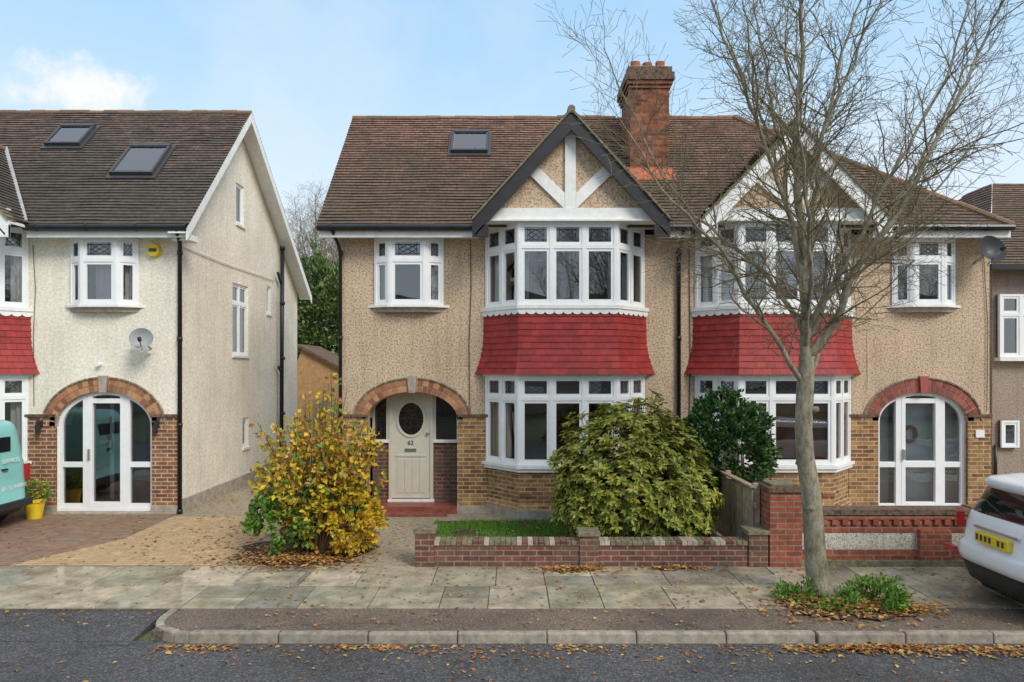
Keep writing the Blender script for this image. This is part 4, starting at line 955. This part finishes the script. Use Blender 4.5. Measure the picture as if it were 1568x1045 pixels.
P.box(OX+.0,OX+.06,OY-.26,OY+.26,.72,.83,'plate')
for i in range(7):
    if i==4: continue
    yy=OY+.22-i*.068; P.box(OX-.004,OX+.01,yy-.020,yy+.020,.742,.808,'leadbar')
for sg in (-1,1):
    P.obox((OX+.22,OY+.885) if sg>0 else (OX+.055,OY-.60),(OX+.055,OY+.60) if sg>0 else (OX+.22,OY-.885),.02,.30,-.05,.03,.80,.98,'lamp_r')
    P.box(OX-.02,OX+.03,OY+sg*.70-.10,OY+sg*.70+.10,.52,.56,'lamp_r')
P.box(OX+.05,OX+.1,OY-.35,OY+.35,.86,.885,'steel')
P.tube([(OX+.17,OY,1.04),(OX+.21,OY+.3,1.12),(OX+.23,OY+.4,1.16)],.012,'trim',6)
P.tube([(OX+.7,OY,1.44),(OX+.62,OY,1.60)],[.012,.005],'trim',6)
P.finish(bevel=.01)
lv=[(.25,.0,3.9,.70),(.33,-.06,4.0,.76),(.42,-.08,4.05,.775),(.43,-.06,4.02,.775),(.9,-.04,4.0,.78),(1.10,-.02,3.3,.775),(1.15,.0,3.1,.765),(1.30,.02,2.9,.75),(1.62,.07,2.6,.71),(1.72,.10,2.4,.69),(1.79,.16,2.3,.65),(1.83,.3,2.2,.58),(1.845,.6,2.0,.45)]
lv=[(z,4-xf,4-xr,w) for z,xr,xf,w in lv]
VX=-12.50
H=vehicle('parked_van',lv,origin=(VX,-1.48,.0),paint='van',wheels=(.75,3.32),width=1.56,glassband=(5,6),lowtrim=.425,rw=.30,ex=9)
P=Part('van_details',H); xr=VX+4
P.box(xr-.06,xr-.01,-2.02,-1.15,1.30,1.55,'carglass'); P.box(xr-.02,xr+.055,-.86,-.77,.78,1.05,'lamp_r'); P.box(xr-.02,xr+.055,-2.19,-2.1,.78,1.05,'lamp_r')
P.box(xr+.0,xr+.045,-1.485,-1.475,.45,1.7,'trim'); P.box(xr+.02,xr+.065,-1.42,-1.30,1.0,1.03,'trim'); P.box(xr+.0,xr+.12,-2.15,-.80,.34,.46,'trim')
P.finish(bevel=.008)
for s_,z,sz in (('01753 648641',.66,.10),('SERVICES',1.12,.10)):
    tx=bpy.data.curves.new('van_lettering','FONT'); tx.body=s_; tx.size=sz; tx.extrude=.002; to=bpy.data.objects.new('van_lettering',tx); sc.collection.objects.link(to); to.location=(xr+.052,-1.43,z); to.rotation_euler=(math.pi/2,0,math.pi/2); to.parent=H; tx.materials.append(M['wpaint'])

# =============================================================== light & sky
SE,SA=math.radians(40),math.radians(38)
sd=Vector((math.sin(SA)*math.cos(SE),-math.cos(SA)*math.cos(SE),math.sin(SE)))
sun=bpy.data.lights.new('sun','SUN'); sun.energy=2.6; sun.angle=math.radians(24); sun.color=(1,.93,.83)
so=bpy.data.objects.new('sun',sun); sc.collection.objects.link(so); so.rotation_euler=sd.to_track_quat('Z','Y').to_euler()
W=bpy.data.worlds.new('World'); sc.world=W; W.use_nodes=True; nt=W.node_tree; bg=nt.nodes['Background']; bg.inputs[1].default_value=.15
st=nt.nodes.new('ShaderNodeTexSky'); st.sky_type='NISHITA'; st.sun_disc=False; st.sun_elevation=SE; st.sun_rotation=math.atan2(sd.x,sd.y); st.air_density=1.0; st.dust_density=.8; st.ozone_density=1.2
tc=nt.nodes.new('ShaderNodeTexCoord'); sp=nt.nodes.new('ShaderNodeSeparateXYZ'); nt.links.new(tc.outputs['Generated'],sp.inputs[0])
# high thin haze: whiter towards the horizon, pale overhead
hz=ramp(nt,[(0,(.96,.98,1.0)),(.20,(.78,.88,.97)),(.36,(.52,.75,.96)),(.5,(.38,.65,.93)),(.7,(.62,.74,.90)),(.9,(.80,.84,.92))]); nt.links.new(sp.outputs[2],hz.inputs[0])
gain=nt.nodes.new('ShaderNodeVectorMath'); gain.operation='SCALE'; gain.inputs['Scale'].default_value=7.6; nt.links.new(hz.outputs[0],gain.inputs[0])
c=mix(nt,.84,st.outputs[0],gain.outputs[0])
nv=noisen(nt,2.3,6,.6,tc.outputs['Generated']); rv_=ramp(nt,[(.48,(0,0,0)),(.75,(.5,.5,.5))]); nt.links.new(nv,rv_.inputs[0])
c=mix(nt,rv_.outputs[0],c,(6.3,6.5,6.7))
cd=Vector((-.505,.801,.330)).normalized()
sb=nt.nodes.new('ShaderNodeVectorMath'); sb.operation='SUBTRACT'; sb.inputs[1].default_value=cd; nt.links.new(tc.outputs['Generated'],sb.inputs[0])
ml=nt.nodes.new('ShaderNodeVectorMath'); ml.operation='MULTIPLY'; ml.inputs[1].default_value=(16,16,32); nt.links.new(sb.outputs[0],ml.inputs[0])
ln=nt.nodes.new('ShaderNodeVectorMath'); ln.operation='LENGTH'; nt.links.new(ml.outputs[0],ln.inputs[0])
nz=noisen(nt,22,8,.65,tc.outputs['Generated']); s1=nt.nodes.new('ShaderNodeMath'); s1.operation='MULTIPLY_ADD'; s1.inputs[1].default_value=2.4; s1.inputs[2].default_value=-.55; nt.links.new(nz,s1.inputs[0])
s2=nt.nodes.new('ShaderNodeMath'); s2.operation='SUBTRACT'; nt.links.new(s1.outputs[0],s2.inputs[0]); nt.links.new(ln.outputs['Value'],s2.inputs[1])
mr=nt.nodes.new('ShaderNodeMapRange'); mr.interpolation_type='SMOOTHSTEP'; mr.inputs[1].default_value=-.6; mr.inputs[2].default_value=.4; nt.links.new(s2.outputs[0],mr.inputs[0])
c=mix(nt,mr.outputs[0],c,(6.6,6.65,6.7))
nt.links.new(c,bg.inputs[0])
sc.view_settings.view_transform='Standard'; sc.view_settings.look='None'; sc.view_settings.exposure=0
cam=bpy.data.cameras.new('camera'); cam.lens=24; cam.sensor_width=36; cam.shift_y=.027; cam.clip_end=1000
co=bpy.data.objects.new('camera',cam); sc.collection.objects.link(co); co.location=(0,-12.74,2.7); co.rotation_euler=(math.pi/2,0,0); sc.camera=co
